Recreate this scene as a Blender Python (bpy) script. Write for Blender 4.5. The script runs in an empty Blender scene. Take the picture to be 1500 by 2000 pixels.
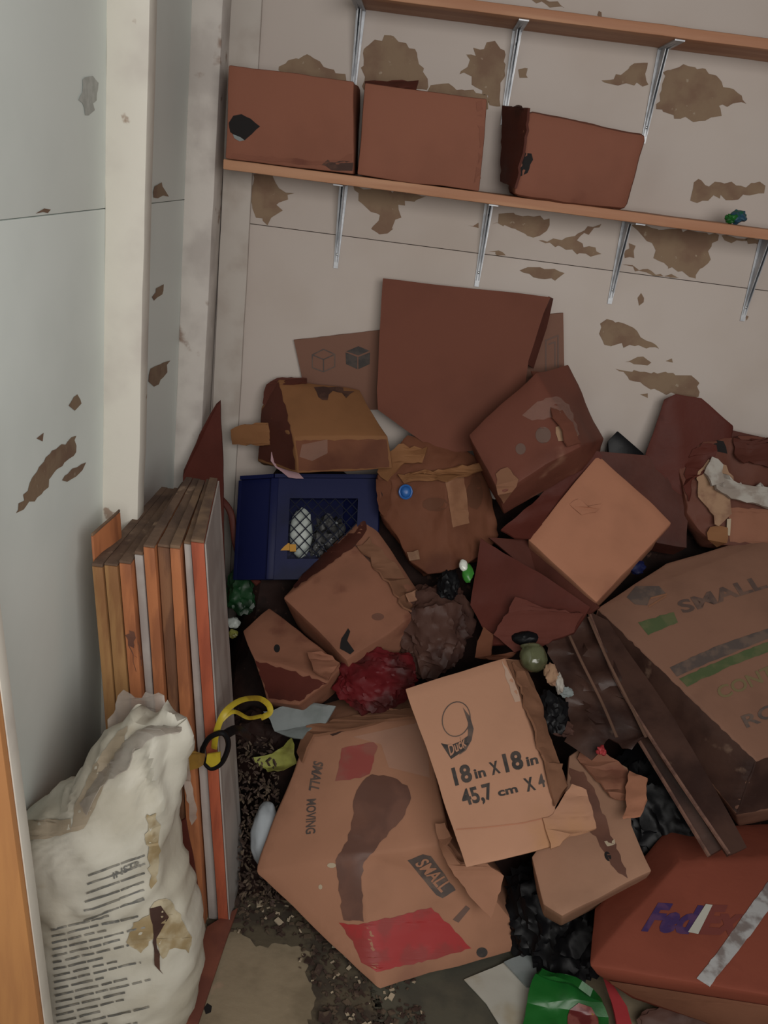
import bpy, bmesh, math, random
import numpy as np
from mathutils import Vector, Matrix, noise
from mathutils.bvhtree import BVHTree
from mathutils.geometry import tessellate_polygon

SC = bpy.context.scene
COL = SC.collection

# ------------------------------------------------------------------ camera
FPX = 1744.0
PITCH, ROLL = math.radians(21.0), math.radians(7.4)
CAM = Vector((0, 0, 1.6))
FWD = Vector((0, math.cos(PITCH), -math.sin(PITCH)))
UP0 = Vector((0, math.sin(PITCH), math.cos(PITCH)))
RT = Vector((1, 0, 0)) * math.cos(ROLL) + UP0 * math.sin(ROLL)
UP = Vector((-1, 0, 0)) * math.sin(ROLL) + UP0 * math.cos(ROLL)
cd = bpy.data.cameras.new('camera')
cd.sensor_fit = 'VERTICAL'
cd.sensor_height = 36.0
cd.lens = FPX / 2000.0 * 36.0
cd.clip_start = 0.02
cam = bpy.data.objects.new('camera', cd)
COL.objects.link(cam)
cam.matrix_world = Matrix(((RT.x, UP.x, -FWD.x, CAM.x), (RT.y, UP.y, -FWD.y, CAM.y), (RT.z, UP.z, -FWD.z, CAM.z), (0, 0, 0, 1)))
SC.camera = cam

# ------------------------------------------------------------------ light
w = bpy.data.worlds.new('world')
w.use_nodes = True
w.node_tree.nodes['Background'].inputs['Color'].default_value = (1.0, 0.90, 0.84, 1)
w.node_tree.nodes['Background'].inputs['Strength'].default_value = 0.065
SC.world = w


def area(name, loc, aim, size, power, col):
    ld = bpy.data.lights.new(name, 'AREA')
    ld.shape = 'RECTANGLE'
    ld.size, ld.size_y = size
    ld.energy = power
    ld.color = col
    o = bpy.data.objects.new(name, ld)
    COL.objects.link(o)
    o.location = loc
    o.rotation_euler = (Vector(aim) - Vector(loc)).to_track_quat('-Z', 'Y').to_euler()
    return o


area('doorway_light', (0.55, -0.6, 1.85), (-0.15, 1.7, 0.85), (1.7, 1.1), 44, (1.0, 0.965, 0.92))

SC.view_settings.view_transform = 'Standard'
SC.view_settings.look = 'None'
SC.view_settings.gamma = 1.0
SC.view_settings.use_curve_mapping = False
SC.view_settings.exposure = 0.0

# ------------------------------------------------------------------ pixel helpers (design-time measuring from the photograph)
PN = Vector((0, -0.69, 0.724)).normalized()     # normal of the sloping face of the heap
PQ = Vector((0, 1.45, 0))


def ray(x, y):
    return FWD + RT * ((x - 750) / FPX) + UP * ((1000 - y) / FPX)


def PY(x, y, Y):
    d = ray(x, y)
    return CAM + d * (Y / d.y)


def PX(x, y, X):
    d = ray(x, y)
    return CAM + d * (X / d.x)


def PZ(x, y, Z):
    d = ray(x, y)
    return CAM + d * ((Z - CAM.z) / d.z)


def S(x, y, h=0.0):
    d = ray(x, y)
    p = CAM + d * ((h - (CAM - PQ).dot(PN)) / d.dot(PN))
    if p.y > 2.02 or d.dot(PN) >= 0:      # towards the top the heap stands up against the back wall
        q = max(0.0, p.y - 2.02) if d.dot(PN) < 0 else 9.0
        p = CAM + d * ((2.02 + 0.30 * (1 - math.exp(-q / 0.30))) / d.y)
    return p


def W(s):
    """(x, y, h) on the heap, (x, y, 'y'|'z'|'x', v) on a world plane."""
    if isinstance(s, Vector):
        return s
    if len(s) == 3:
        return S(*s)
    if s[2] == 'd':
        return CAM + ray(s[0], s[1]) * s[3]
    return {'y': PY, 'z': PZ, 'x': PX}[s[2]](s[0], s[1], s[3])


# ------------------------------------------------------------------ materials
def M(name, col, rough=0.7, col2=None, scale=6.0, lo=0.45, hi=0.6, bump=0.15, bscale=60.0, metal=0.0, trans=0.0,
      alpha=1.0, col3=None, scale3=25.0, lo3=0.6, hi3=0.7, stretch=(1, 1, 1), spec=0.5, smear=None):
    m = bpy.data.materials.new(name)
    m.use_nodes = True
    nt = m.node_tree
    b = nt.nodes['Principled BSDF']
    tc = nt.nodes.new('ShaderNodeTexCoord')
    mp = nt.nodes.new('ShaderNodeMapping')
    mp.inputs['Scale'].default_value = stretch
    nt.links.new(tc.outputs['Object'], mp.inputs['Vector'])

    def nz(sc, det=4):
        n = nt.nodes.new('ShaderNodeTexNoise')
        n.inputs['Scale'].default_value = sc
        n.inputs['Detail'].default_value = det
        nt.links.new(mp.outputs['Vector'], n.inputs['Vector'])
        return n

    def ramp(n, a, c):
        r = nt.nodes.new('ShaderNodeMapRange')
        r.interpolation_type = 'SMOOTHSTEP'
        r.inputs['From Min'].default_value = a
        r.inputs['From Max'].default_value = c
        nt.links.new(n.outputs['Fac'], r.inputs['Value'])
        return r

    def mix(fac, a, c):
        x = nt.nodes.new('ShaderNodeMix')
        x.data_type = 'RGBA'
        nt.links.new(fac, x.inputs['Factor'])
        for s, v in ((6, a), (7, c)):
            if isinstance(v, tuple):
                x.inputs[s].default_value = (*v, 1)
            else:
                nt.links.new(v, x.inputs[s])
        return x.outputs[2]
    out = tuple(col)
    if col2:
        out = mix(ramp(nz(scale), lo, hi).outputs[0], out, tuple(col2))
    if col3:
        out = mix(ramp(nz(scale3), lo3, hi3).outputs[0], out, tuple(col3))
    if isinstance(out, tuple):
        b.inputs['Base Color'].default_value = (*out, 1)
    else:
        nt.links.new(out, b.inputs['Base Color'])
    b.inputs['Roughness'].default_value = rough
    b.inputs['Metallic'].default_value = metal
    b.inputs['Specular IOR Level'].default_value = spec
    if trans:
        b.inputs['Transmission Weight'].default_value = trans
    if alpha < 1:
        b.inputs['Alpha'].default_value = alpha
    if bump:
        bp = nt.nodes.new('ShaderNodeBump')
        bp.inputs['Strength'].default_value = bump
        bp.inputs['Distance'].default_value = 0.004
        nt.links.new(nz(bscale, 5).outputs['Fac'], bp.inputs['Height'])
        nt.links.new(bp.outputs['Normal'], b.inputs['Normal'])
    return m


def card(name, col, dark=0.72, rough=0.7, scale=5.0, wet=None, lo=0.42, hi=0.7, lo3=0.58, hi3=0.66, scale3=7.0, spec=0.12):
    d = tuple(c * dark for c in col)
    return M(name, col, rough, d, scale, lo, hi, 0.12, 70, col3=wet, lo3=lo3, hi3=hi3, scale3=scale3, spec=spec)


m_wall_left = M('painted_board_grey_white', (0.77, 0.83, 0.80), 0.5, (0.71, 0.77, 0.74), 3, 0.4, 0.7, 0.04, 30, spec=0.3)
m_wall_back = M('painted_board_beige', (0.51, 0.45, 0.41), 0.6, (0.47, 0.405, 0.36), 3, 0.4, 0.7, 0.04, 30, spec=0.3)
m_post = M('white_painted_timber', (0.66, 0.63, 0.56), 0.55, (0.55, 0.51, 0.46), 7, 0.45, 0.75, 0.15, 40, col3=(0.36, 0.27, 0.21), scale3=18, lo3=0.68, hi3=0.74, spec=0.3)
m_post2 = M('grimy_painted_timber', (0.58, 0.54, 0.50), 0.6, (0.45, 0.41, 0.38), 9, 0.4, 0.65, 0.2, 40, col3=(0.26, 0.18, 0.14), scale3=14, lo3=0.64, hi3=0.74, spec=0.3)
m_trim = M('corner_trim_paint', (0.46, 0.42, 0.38), 0.6, (0.38, 0.33, 0.29), 9, 0.45, 0.7, 0.12, 40, spec=0.3)
m_peel = M('bare_hardboard_brown', (0.24, 0.165, 0.105), 0.85, (0.19, 0.115, 0.075), 14, 0.4, 0.65, 0.25, 90, col3=(0.33, 0.26, 0.19), scale3=60, lo3=0.66, hi3=0.72)
m_smudge = M('grey_mildew', (0.38, 0.39, 0.36), 0.8, (0.46, 0.47, 0.44), 40, 0.4, 0.6, 0)
m_seam = M('dark_joint', (0.17, 0.135, 0.11), 0.9, bump=0)
m_shelf = M('pine_shelf', (0.47, 0.25, 0.145), 0.6, (0.38, 0.18, 0.10), 4, 0.4, 0.65, 0.1, 60, stretch=(0.6, 8, 8), spec=0.3)
m_metal = M('galvanised_bracket', (0.50, 0.52, 0.55), 0.45, (0.38, 0.40, 0.43), 30, 0.45, 0.6, 0.1, 90, metal=0.35)
m_floor = M('concrete_floor', (0.27, 0.215, 0.14), 0.85, (0.19, 0.15, 0.095), 7, 0.45, 0.62, 0.3, 50, col3=(0.34, 0.235, 0.16), scale3=10, lo3=0.62, hi3=0.68)
m_dirtshade = M('damp_dirt_shade_film', (0.050, 0.038, 0.026), 0.8, (0.095, 0.075, 0.047), 22, 0.42, 0.6, 0.4, 60)  # dirt tone darkened to take in the shade beside the big box
m_dirtgrey = M('grey_green_dirt', (0.060, 0.057, 0.042), 0.8, (0.085, 0.078, 0.055), 10, 0.42, 0.6, 0.2, 60)

c_shelf = card('carton_reddish', (0.245, 0.098, 0.063), 0.88)
c_shelf2 = card('carton_reddish_scuffed', (0.225, 0.088, 0.057), 0.85, wet=(0.12, 0.04, 0.028), lo3=0.62, hi3=0.72, scale3=4)
c_wetshade = card('carton_soaked_shaded', (0.088, 0.028, 0.020), 0.6, 0.5, wet=(0.06, 0.022, 0.016))  # dark card for soaked parts, also used as painted side shade
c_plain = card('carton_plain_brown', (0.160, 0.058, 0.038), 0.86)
c_print = card('carton_pinkish_printed', (0.19, 0.098, 0.070), 0.85)
c_tan = card('carton_olive_tan', (0.24, 0.112, 0.050), 0.8, wet=(0.15, 0.06, 0.035), lo3=0.62, hi3=0.70)
c_crush = card('carton_crushed_stained', (0.165, 0.064, 0.036), 0.72, wet=(0.10, 0.036, 0.022), lo3=0.53, hi3=0.68, scale3=6)
c_orange = card('carton_warm_orange', (0.42, 0.19, 0.115), 0.82, wet=(0.26, 0.105, 0.07), lo3=0.6, hi3=0.75, scale3=4)
c_duck = card('carton_clean_tan', (0.44, 0.235, 0.150), 0.9, wet=(0.42, 0.22, 0.11), lo3=0.55, hi3=0.75, scale3=4)
c_side = card('carton_side_wrinkled', (0.235, 0.115, 0.068), 0.7)
c_mid = card('carton_mid_brown', (0.275, 0.122, 0.076), 0.78, wet=(0.165, 0.065, 0.042), lo3=0.58, hi3=0.7)
c_big = card('carton_big_brown', (0.36, 0.18, 0.112), 0.82, wet=(0.25, 0.115, 0.078), lo3=0.58, hi3=0.75, scale3=4)
c_red = card('carton_orange_red', (0.215, 0.058, 0.036), 0.85, wet=(0.19, 0.05, 0.032), lo3=0.58, hi3=0.7)
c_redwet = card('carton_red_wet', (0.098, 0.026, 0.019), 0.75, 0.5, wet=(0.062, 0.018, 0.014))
m_tape = M('brown_packing_tape', (0.30, 0.15, 0.085), 0.3, (0.24, 0.115, 0.065), 12, bump=0.1)
m_clear = M('clear_packing_tape', (0.62, 0.45, 0.38), 0.16, bump=0.25, bscale=30, alpha=0.16)
m_cleartape = M('grey_clear_tape', (0.42, 0.42, 0.42), 0.3, (0.20, 0.17, 0.16), 26, 0.42, 0.6, 0.2, alpha=0.9)
m_stain = M('dark_liquid_stain', (0.115, 0.050, 0.034), 0.55, (0.15, 0.066, 0.044), 12, bump=0.05)
m_ink = M('black_ink', (0.032, 0.026, 0.024), 0.7, (0.055, 0.042, 0.036), 40, bump=0)
m_inkgrey = M('faded_grey_ink', (0.075, 0.055, 0.048), 0.75, (0.12, 0.08, 0.062), 30, bump=0)
m_inkfaded = M('worn_ink', (0.085, 0.052, 0.042), 0.75, (0.13, 0.075, 0.055), 30, bump=0)
m_inkfaint = M('faint_ink', (0.13, 0.075, 0.058), 0.75, bump=0)
m_inkgreen = M('green_ink', (0.060, 0.085, 0.030), 0.75, (0.09, 0.10, 0.04), 25, bump=0)
m_inkolive = M('olive_ink', (0.16, 0.12, 0.055), 0.75, bump=0)
m_inkred = M('red_ink', (0.33, 0.022, 0.022), 0.6, (0.26, 0.03, 0.026), 18, bump=0)
m_inkredfade = M('faded_red_ink', (0.27, 0.055, 0.045), 0.65, (0.25, 0.08, 0.06), 18, bump=0)
m_purple = M('purple_ink', (0.040, 0.018, 0.085), 0.6, (0.075, 0.03, 0.09), 30, bump=0)
m_orangeink = M('dull_red_ink', (0.155, 0.036, 0.028), 0.6, bump=0)
m_hole = M('dark_hollow', (0.008, 0.006, 0.006), 0.9, bump=0)
m_holebrown = M('torn_brown_layer', (0.045, 0.018, 0.012), 0.8, (0.075, 0.032, 0.02), 30, bump=0.3)
m_black = M('black_plastic_film', (0.005, 0.005, 0.006), 0.42, bump=0.2, bscale=25, spec=0.16)
m_blue = M('navy_plastic', (0.007, 0.010, 0.052), 0.5, (0.005, 0.007, 0.034), 6, bump=0.03, spec=0.15)
m_bluecap = M('bright_blue_plastic', (0.02, 0.11, 0.36), 0.4, bump=0)
m_white = M('dull_white_plastic', (0.46, 0.50, 0.47), 0.5, (0.34, 0.38, 0.36), 12, bump=0.05)
m_yellow = M('yellow_strap', (0.42, 0.32, 0.022), 0.5, (0.30, 0.20, 0.015), 20, bump=0.05)
m_amber = M('amber_label', (0.50, 0.24, 0.02), 0.5, bump=0)
m_green = M('green_foil_bag', (0.010, 0.115, 0.018), 0.4, (0.006, 0.07, 0.012), 9, bump=0.1)
m_darkgreen = M('dark_green_bag', (0.006, 0.045, 0.012), 0.5, (0.003, 0.02, 0.006), 12, bump=0.2)
m_ygreen = M('yellow_green_film', (0.26, 0.27, 0.06), 0.45, (0.14, 0.13, 0.03), 12, bump=0.2)
m_pink = M('pink_cloth', (0.36, 0.22, 0.24), 0.85, bump=0.2)
m_pale = M('pale_blue_grey_cloth', (0.21, 0.235, 0.235), 0.85, (0.16, 0.185, 0.18), 10, bump=0.2)
m_paper = M('white_paper', (0.42, 0.41, 0.36), 0.75, (0.34, 0.30, 0.22), 9, 0.5, 0.7, bump=0.1)
m_redbag = M('dark_red_film', (0.115, 0.010, 0.013), 0.5, (0.055, 0.012, 0.012), 9, 0.42, 0.6, 0.15, 40, spec=0.18)
m_murky = M('murky_brown_film', (0.080, 0.040, 0.031), 0.5, (0.045, 0.022, 0.018), 9, 0.42, 0.6, 0.2, 40, spec=0.15)
m_redcloth = M('crimson_strip', (0.33, 0.03, 0.035), 0.6, bump=0.1)
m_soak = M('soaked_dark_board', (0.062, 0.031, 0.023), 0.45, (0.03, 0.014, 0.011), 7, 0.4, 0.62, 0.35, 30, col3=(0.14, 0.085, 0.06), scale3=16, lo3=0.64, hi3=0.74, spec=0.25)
m_corr = M('corrugated_edge', (0.15, 0.075, 0.052), 0.8, (0.09, 0.042, 0.03), 40, bump=0.3)
m_sack = M('woven_white_sack', (0.55, 0.53, 0.455), 0.6, (0.46, 0.43, 0.35), 6, 0.4, 0.62, 0.35, 34, col3=(0.33, 0.24, 0.13), scale3=5, lo3=0.60, hi3=0.70)
m_sackprint = M('sack_print_ink', (0.13, 0.13, 0.12), 0.7, (0.24, 0.23, 0.20), 60, bump=0)
m_sackstain = M('sack_brown_stain', (0.29, 0.215, 0.11), 0.7, (0.44, 0.38, 0.26), 22, 0.4, 0.62, 0.2)
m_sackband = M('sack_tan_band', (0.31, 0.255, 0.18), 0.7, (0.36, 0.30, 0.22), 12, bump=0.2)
m_film = M('dusty_clear_film', (0.50, 0.45, 0.40), 0.3, (0.36, 0.31, 0.27), 14, 0.4, 0.65, 0.3, 25, alpha=0.5)
m_glass = M('dirty_green_glass', (0.16, 0.17, 0.09), 0.12, (0.10, 0.10, 0.05), 14, bump=0.1, trans=0.35)
m_jamb = M('raw_orange_wood', (0.50, 0.235, 0.085), 0.6, (0.44, 0.20, 0.075), 5, 0.4, 0.6, 0.08, 60, stretch=(8, 8, 0.7))
m_b_orange = M('orange_wood_edge', (0.44, 0.165, 0.07), 0.6, (0.30, 0.11, 0.05), 5, 0.45, 0.65, 0.12, 60, stretch=(8, 8, 1.2), spec=0.3)
m_b_red = M('red_orange_wood_edge', (0.40, 0.10, 0.05), 0.6, (0.30, 0.075, 0.04), 5, 0.45, 0.65, 0.1, 60, stretch=(8, 8, 1.2), spec=0.3)
m_b_tan = M('tan_wood_edge', (0.34, 0.185, 0.075), 0.65, (0.25, 0.12, 0.05), 5, 0.45, 0.65, 0.12, 60, stretch=(8, 8, 1.2), spec=0.3)
m_b_white = M('white_laminate', (0.42, 0.385, 0.36), 0.5, (0.34, 0.30, 0.28), 7, bump=0.03, spec=0.3)
m_b_brown = M('brown_wood_side', (0.24, 0.115, 0.06), 0.7, (0.15, 0.07, 0.04), 5, bump=0.15, stretch=(8, 8, 1.2), spec=0.3)
m_weather = M('weathered_end_grain', (0.15, 0.092, 0.060), 0.9, (0.085, 0.05, 0.034), 14, 0.4, 0.62, 0.4, 60, col3=(0.27, 0.185, 0.125), scale3=30, lo3=0.6, hi3=0.72)
m_stick = M('red_brown_lath', (0.19, 0.062, 0.038), 0.6, (0.14, 0.045, 0.03), 9, bump=0.1)
m_mound = M('shaded_litter', (0.022, 0.010, 0.008), 0.75, (0.010, 0.005, 0.004), 12, 0.4, 0.6, 0.6, 40, col3=(0.055, 0.028, 0.02), scale3=40, lo3=0.64, hi3=0.72, spec=0.15)  # litter colour darkened to deepen the shade in the gaps
m_crumb = M('dark_crumbs', (0.045, 0.025, 0.018), 0.8, (0.10, 0.07, 0.045), 50, 0.45, 0.6, 0.3)
m_chip = M('pale_chips', (0.42, 0.34, 0.24), 0.8, bump=0.1)
m_foam = M('dirty_white_foam', (0.40, 0.37, 0.33), 0.8, (0.28, 0.235, 0.20), 22, bump=0.3)
m_tornpale = M('torn_pale_liner', (0.33, 0.20, 0.12), 0.85, (0.24, 0.13, 0.08), 20, bump=0.4)
m_steel = M('bright_steel', (0.55, 0.56, 0.56), 0.25, metal=0.8, bump=0.1)

# ------------------------------------------------------------------ object helpers
BASE = {}
WM = {}


def tag(o, label=None, cat=None, group=None, kind=None):
    if label:
        o['label'] = label
    if cat:
        o['category'] = cat
    if group:
        o['group'] = group
    if kind:
        o['kind'] = kind
    return o


def to_bm(data):
    if isinstance(data, bmesh.types.BMesh):
        return data
    bm = bmesh.new()
    vs = [bm.verts.new(v) for v in data[0]]
    for f in data[1]:
        try:
            bm.faces.new([vs[i] for i in f])
        except ValueError:
            pass
    bm.normal_update()
    return bm


def obj(name, data, mat, parent=None, base=None, smooth=True, ang=35, keep=False):
    bm = to_bm(data)
    cos = [v.co.copy() for v in bm.verts]
    if base is None:
        if parent is not None:
            base = BASE[parent]
        else:
            n = len(cos)
            base = Vector((sum(c.x for c in cos) / n, sum(c.y for c in cos) / n, min(c.z for c in cos)))
    if keep:
        WM[name] = BVHTree.FromBMesh(bm)
    bvh = BVHTree.FromBMesh(bm) if keep else None
    for v in bm.verts:
        v.co -= base
    me = bpy.data.meshes.new(name)
    bm.to_mesh(me)
    bm.free()
    me.materials.append(mat)
    if smooth:
        me.polygons.foreach_set('use_smooth', [True] * len(me.polygons))
        me.set_sharp_from_angle(angle=math.radians(ang))
    o = bpy.data.objects.new(name, me)
    COL.objects.link(o)
    if parent is not None:
        o.parent = parent
        o.location = base - BASE[parent]
    else:
        o.location = base
    BASE[o] = base
    if bvh:
        WM[o] = bvh
    return o


def thing(name, label, cat, base, group=None, kind=None):
    o = bpy.data.objects.new(name, None)
    o.empty_display_size = 0.05
    COL.objects.link(o)
    base = Vector(base)
    o.location = base
    BASE[o] = base
    return tag(o, label, cat, group, kind)


def base_of(pts):
    pts = [W(p) for p in pts]
    return Vector((sum(p.x for p in pts) / len(pts), sum(p.y for p in pts) / len(pts), min(p.z for p in pts)))


def single(name, label, cat, data, mat, group=None, **k):
    return tag(obj(name, data, mat, **k), label, cat, group)


# ------------------------------------------------------------------ shape helpers
def rumple(bm, amp, sc, seed):
    if amp <= 0:
        return
    off = Vector((seed * 3.1, seed * 1.7, seed * 2.3))
    for v in bm.verts:
        p = v.co * sc + off
        v.co += noise.noise_vector(p) * amp + noise.noise_vector(p * 3.1) * amp * 0.4


def refine(bm, maxlen, rounds=5):
    for _ in range(rounds):
        es = [e for e in bm.edges if e.calc_length() > maxlen]
        if not es:
            break
        bmesh.ops.subdivide_edges(bm, edges=es, cuts=1, use_grid_fill=True)
        bmesh.ops.triangulate(bm, faces=[f for f in bm.faces if len(f.verts) > 4])


def shell(verts, faces, back, amp=0.004, sc=7, seed=1, maxlen=0.03, taper=0.94, bev=0.0, drop=()):
    """Closed crushed carton: the given corner polygons, carried back by a vector and capped."""
    P = [W(v) for v in verts]
    bm = bmesh.new()
    vs = [bm.verts.new(p) for p in P]
    fs = [bm.faces.new([vs[i] for i in f]) for f in faces]
    bmesh.ops.recalc_face_normals(bm, faces=fs)
    bm.normal_update()
    a = sum((f.normal * f.calc_area() for f in fs), Vector())
    if a.dot(CAM - P[0]) < 0:
        bmesh.ops.reverse_faces(bm, faces=fs)
    c = sum(P, Vector()) / len(P)
    bd = [e for e in bm.edges if len(e.link_faces) == 1]
    r = bmesh.ops.extrude_edge_only(bm, edges=bd)
    nv = [g for g in r['geom'] if isinstance(g, bmesh.types.BMVert)]
    ne = [g for g in r['geom'] if isinstance(g, bmesh.types.BMEdge)]
    bk = Vector(back)
    for v in nv:
        v.co = c + (v.co - c) * taper + bk
        v.co.y = min(v.co.y, 2.338)
        v.co.z = max(v.co.z, 0.004)
    bmesh.ops.contextual_create(bm, geom=[e for e in ne if len(e.link_faces) == 1])
    bmesh.ops.recalc_face_normals(bm, faces=bm.faces)
    if bev:
        bmesh.ops.bevel(bm, geom=[e for e in bm.edges if e.calc_face_angle(0) > 0.5], offset=bev, segments=2, profile=0.5, affect='EDGES', clamp_overlap=True)
    bmesh.ops.triangulate(bm, faces=[f for f in bm.faces if len(f.verts) > 4])
    refine(bm, maxlen)
    rumple(bm, amp, sc, seed)
    for v in bm.verts:
        v.co.y = min(v.co.y, 2.345)
        v.co.z = max(v.co.z, 0.002)
    bm.normal_update()
    return bm


def densify(px, jag, seed, step=14.0, closed=True):
    """Outline with fractal jitter (px are tuples whose first two entries are jittered)."""
    rnd = random.Random(seed)
    out = []
    n = len(px)
    for i in range(n if closed else n - 1):
        a, b = px[i], px[(i + 1) % n]
        L = math.hypot(b[0] - a[0], b[1] - a[1])
        k = max(1, int(L / step))
        for j in range(k):
            t = j / k
            q = [a[q_] + (b[q_] - a[q_]) * t for q_ in range(len(a))]
            if j:
                s = jag * (0.5 + 0.5 * math.sin(t * math.pi))
                q[0] += rnd.uniform(-s, s)
                q[1] += rnd.uniform(-s, s)
            out.append(tuple(q))
    return out


def sheet(pts, thick=0.005, amp=0.004, sc=9, seed=1, jag=0, maxlen=0.025, bow=0.0):
    """Sheet of card, cloth or film with real thickness from an outline of (x, y, h)."""
    pts = [(p[0], p[1], (W(p) - CAM).dot(FWD)) for p in pts]      # distance along the view axis

    def at(p):
        return CAM + ray(p[0], p[1]) * p[2]
    if jag:
        pts = densify(pts, jag, seed, 10)
    tris = tessellate_polygon([[Vector((p[0], p[1], 0)) for p in pts]])
    bm = bmesh.new()
    vs = [bm.verts.new(at(p)) for p in pts]
    for t in tris:
        try:
            bm.faces.new([vs[i] for i in t])
        except ValueError:
            pass
    bmesh.ops.recalc_face_normals(bm, faces=bm.faces)
    bm.normal_update()
    a = sum((f.normal * f.calc_area() for f in bm.faces), Vector())
    if a.dot(CAM - at(pts[0])) < 0:
        bmesh.ops.reverse_faces(bm, faces=bm.faces)
    refine(bm, maxlen)
    rumple(bm, amp, sc, seed)
    bm.normal_update()
    nrm = a.normalized()
    front = list(bm.faces)
    r = bmesh.ops.duplicate(bm, geom=bm.verts[:] + bm.edges[:] + front)
    mp = r['vert_map']
    back = [f for f in r['geom'] if isinstance(f, bmesh.types.BMFace)]
    for v in list({v for f in front for v in f.verts}):
        mp[v].co = v.co - v.normal * thick
    bmesh.ops.reverse_faces(bm, faces=back)
    for e in [e for f in front for e in f.edges if len(e.link_faces) == 1]:
        if not e.is_valid:
            continue
        f = e.link_faces[0]
        l = [l for l in f.loops if l.edge == e][0]
        v1, v2 = l.vert, l.link_loop_next.vert
        try:
            bm.faces.new((v2, v1, mp[v1], mp[v2]))
        except ValueError:
            pass
    bm.normal_update()
    return bm


def blob(c, rx, ry, rz, amp=0.25, sc=2.2, seed=1, sub=4, ax=None, ridged=True):
    """Crumpled bag-like lump; rx along image right, ry up the heap, rz out of it."""
    c = W(c)
    ax = ax or (RT, (UP - PN * UP.dot(PN)).normalized(), PN)
    bm = bmesh.new()
    bmesh.ops.create_icosphere(bm, subdivisions=sub, radius=1)
    off = Vector((seed * 5.3, seed * 1.1, seed * 2.9))
    for v in bm.verts:
        d = v.co.normalized()
        n = noise.noise(d * sc + off)
        m_ = noise.noise(d * sc * 2.7 + off * 2)
        if ridged:
            big = noise.noise(d * 1.3 + off * 3)
            k = 1 + amp * (1.1 * big + 0.55 * (1 - min(1, abs(n) * 2.4)) ** 2 + 0.28 * (1 - min(1, abs(m_) * 2.6)) ** 2 - 0.3)
        else:
            k = 1 + amp * (n + 0.4 * m_)
        v.co = c + ax[0] * (d.x * rx * k) + ax[1] * (d.y * ry * k) + ax[2] * (d.z * rz * k)
        v.co.y = min(v.co.y, 2.345)
        v.co.z = max(v.co.z, 0.002)
    bmesh.ops.recalc_face_normals(bm, faces=bm.faces)
    return bm


def tube(pts, rad, seg=8, flat=1.0):
    P = [W(p) for p in pts]
    # Catmull-Rom
    Q = []
    for i in range(len(P) - 1):
        a, b, c, d = P[max(i - 1, 0)], P[i], P[i + 1], P[min(i + 2, len(P) - 1)]
        for k in range(6):
            t = k / 6
            Q.append(0.5 * ((2 * b) + (c - a) * t + (2 * a - 5 * b + 4 * c - d) * t * t + (3 * b - a - 3 * c + d) * t ** 3))
    Q.append(P[-1])
    V, Fc = [], []
    for i, q in enumerate(Q):
        t = (Q[min(i + 1, len(Q) - 1)] - Q[max(i - 1, 0)]).normalized()
        n1 = (PN - t * PN.dot(t)).normalized()
        n2 = t.cross(n1)
        for s in range(seg):
            a = 2 * math.pi * s / seg
            V.append(q + n2 * math.cos(a) * rad + n1 * math.sin(a) * rad * flat)
        if i:
            for s in range(seg):
                o, p = (i - 1) * seg, i * seg
                Fc.append((o + s, o + (s + 1) % seg, p + (s + 1) % seg, p + s))
    Fc.append(tuple(reversed(range(seg))))
    Fc.append(tuple(range(len(V) - seg, len(V))))
    bm = to_bm((V, Fc))
    bmesh.ops.recalc_face_normals(bm, faces=bm.faces)
    return bm


def box8(b, t):
    """Box from bottom ring b and top ring t (4 points each)."""
    return ([Vector(p) for p in list(b) + list(t)], [(3, 2, 1, 0), (4, 5, 6, 7), (0, 1, 5, 4), (1, 2, 6, 5), (2, 3, 7, 6), (3, 0, 4, 7)])


def cuboid(x0, x1, y0, y1, z0, z1):
    return box8([(x0, y0, z0), (x1, y0, z0), (x1, y1, z0), (x0, y1, z0)], [(x0, y0, z1), (x1, y0, z1), (x1, y1, z1), (x0, y1, z1)])


def soft(data, bev=0.002, cut=0, amp=0, seed=1, maxlen=None, sc=8):
    bm = to_bm(data)
    bmesh.ops.recalc_face_normals(bm, faces=bm.faces)
    if bev:
        bmesh.ops.bevel(bm, geom=bm.edges[:], offset=bev, segments=2, profile=0.5, affect='EDGES', clamp_overlap=True)
    if maxlen:
        refine(bm, maxlen)
    rumple(bm, amp, sc, seed)
    bm.normal_update()
    return bm


def join(*ds):
    V, Fc = [], []
    for d in ds:
        k = len(V)
        V += [Vector(v) for v in d[0]]
        Fc += [tuple(i + k for i in f) for f in d[1]]
    return V, Fc


# ------------------------------------------------------------------ prints, tape and stains laid on a surface
def hit(o, x, y):
    loc, nrm, _, _ = WM[o].ray_cast(CAM, ray(x, y).normalized())
    return loc, nrm


def lay(body, name, polys, mat, parent=None, off=0.0012, jag=0, seed=1, maxlen=0.02, label=None, th=0.0006):
    """Thin layer (ink, tape, bare patch) lying on the surface of body inside outlines measured in the photograph."""
    bm = bmesh.new()
    for k, pl in enumerate(polys):
        q = densify(pl, jag, seed + k, 9) if jag else pl
        vs = [bm.verts.new((p[0], p[1], 0)) for p in q]
        for t in tessellate_polygon([[Vector((p[0], p[1], 0)) for p in q]]):
            try:
                bm.faces.new([vs[i] for i in t])
            except ValueError:
                pass
    refine(bm, maxlen * 900)
    lastn = PN.copy()
    dead = []
    for v in bm.verts:
        loc, n = hit(body, v.co.x, v.co.y)
        if loc is None:
            dead.append(v)
            continue
        if n.dot(CAM - loc) < 0:
            n = -n
        v.co = loc + n * off
    bmesh.ops.delete(bm, geom=dead, context='VERTS')
    if not bm.faces:
        bm.free()
        return None
    bmesh.ops.recalc_face_normals(bm, faces=bm.faces)
    bm.normal_update()
    o = obj(name, bm, mat, parent or body)
    if label:
        o['label'] = label
    return o


_T = {}


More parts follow.
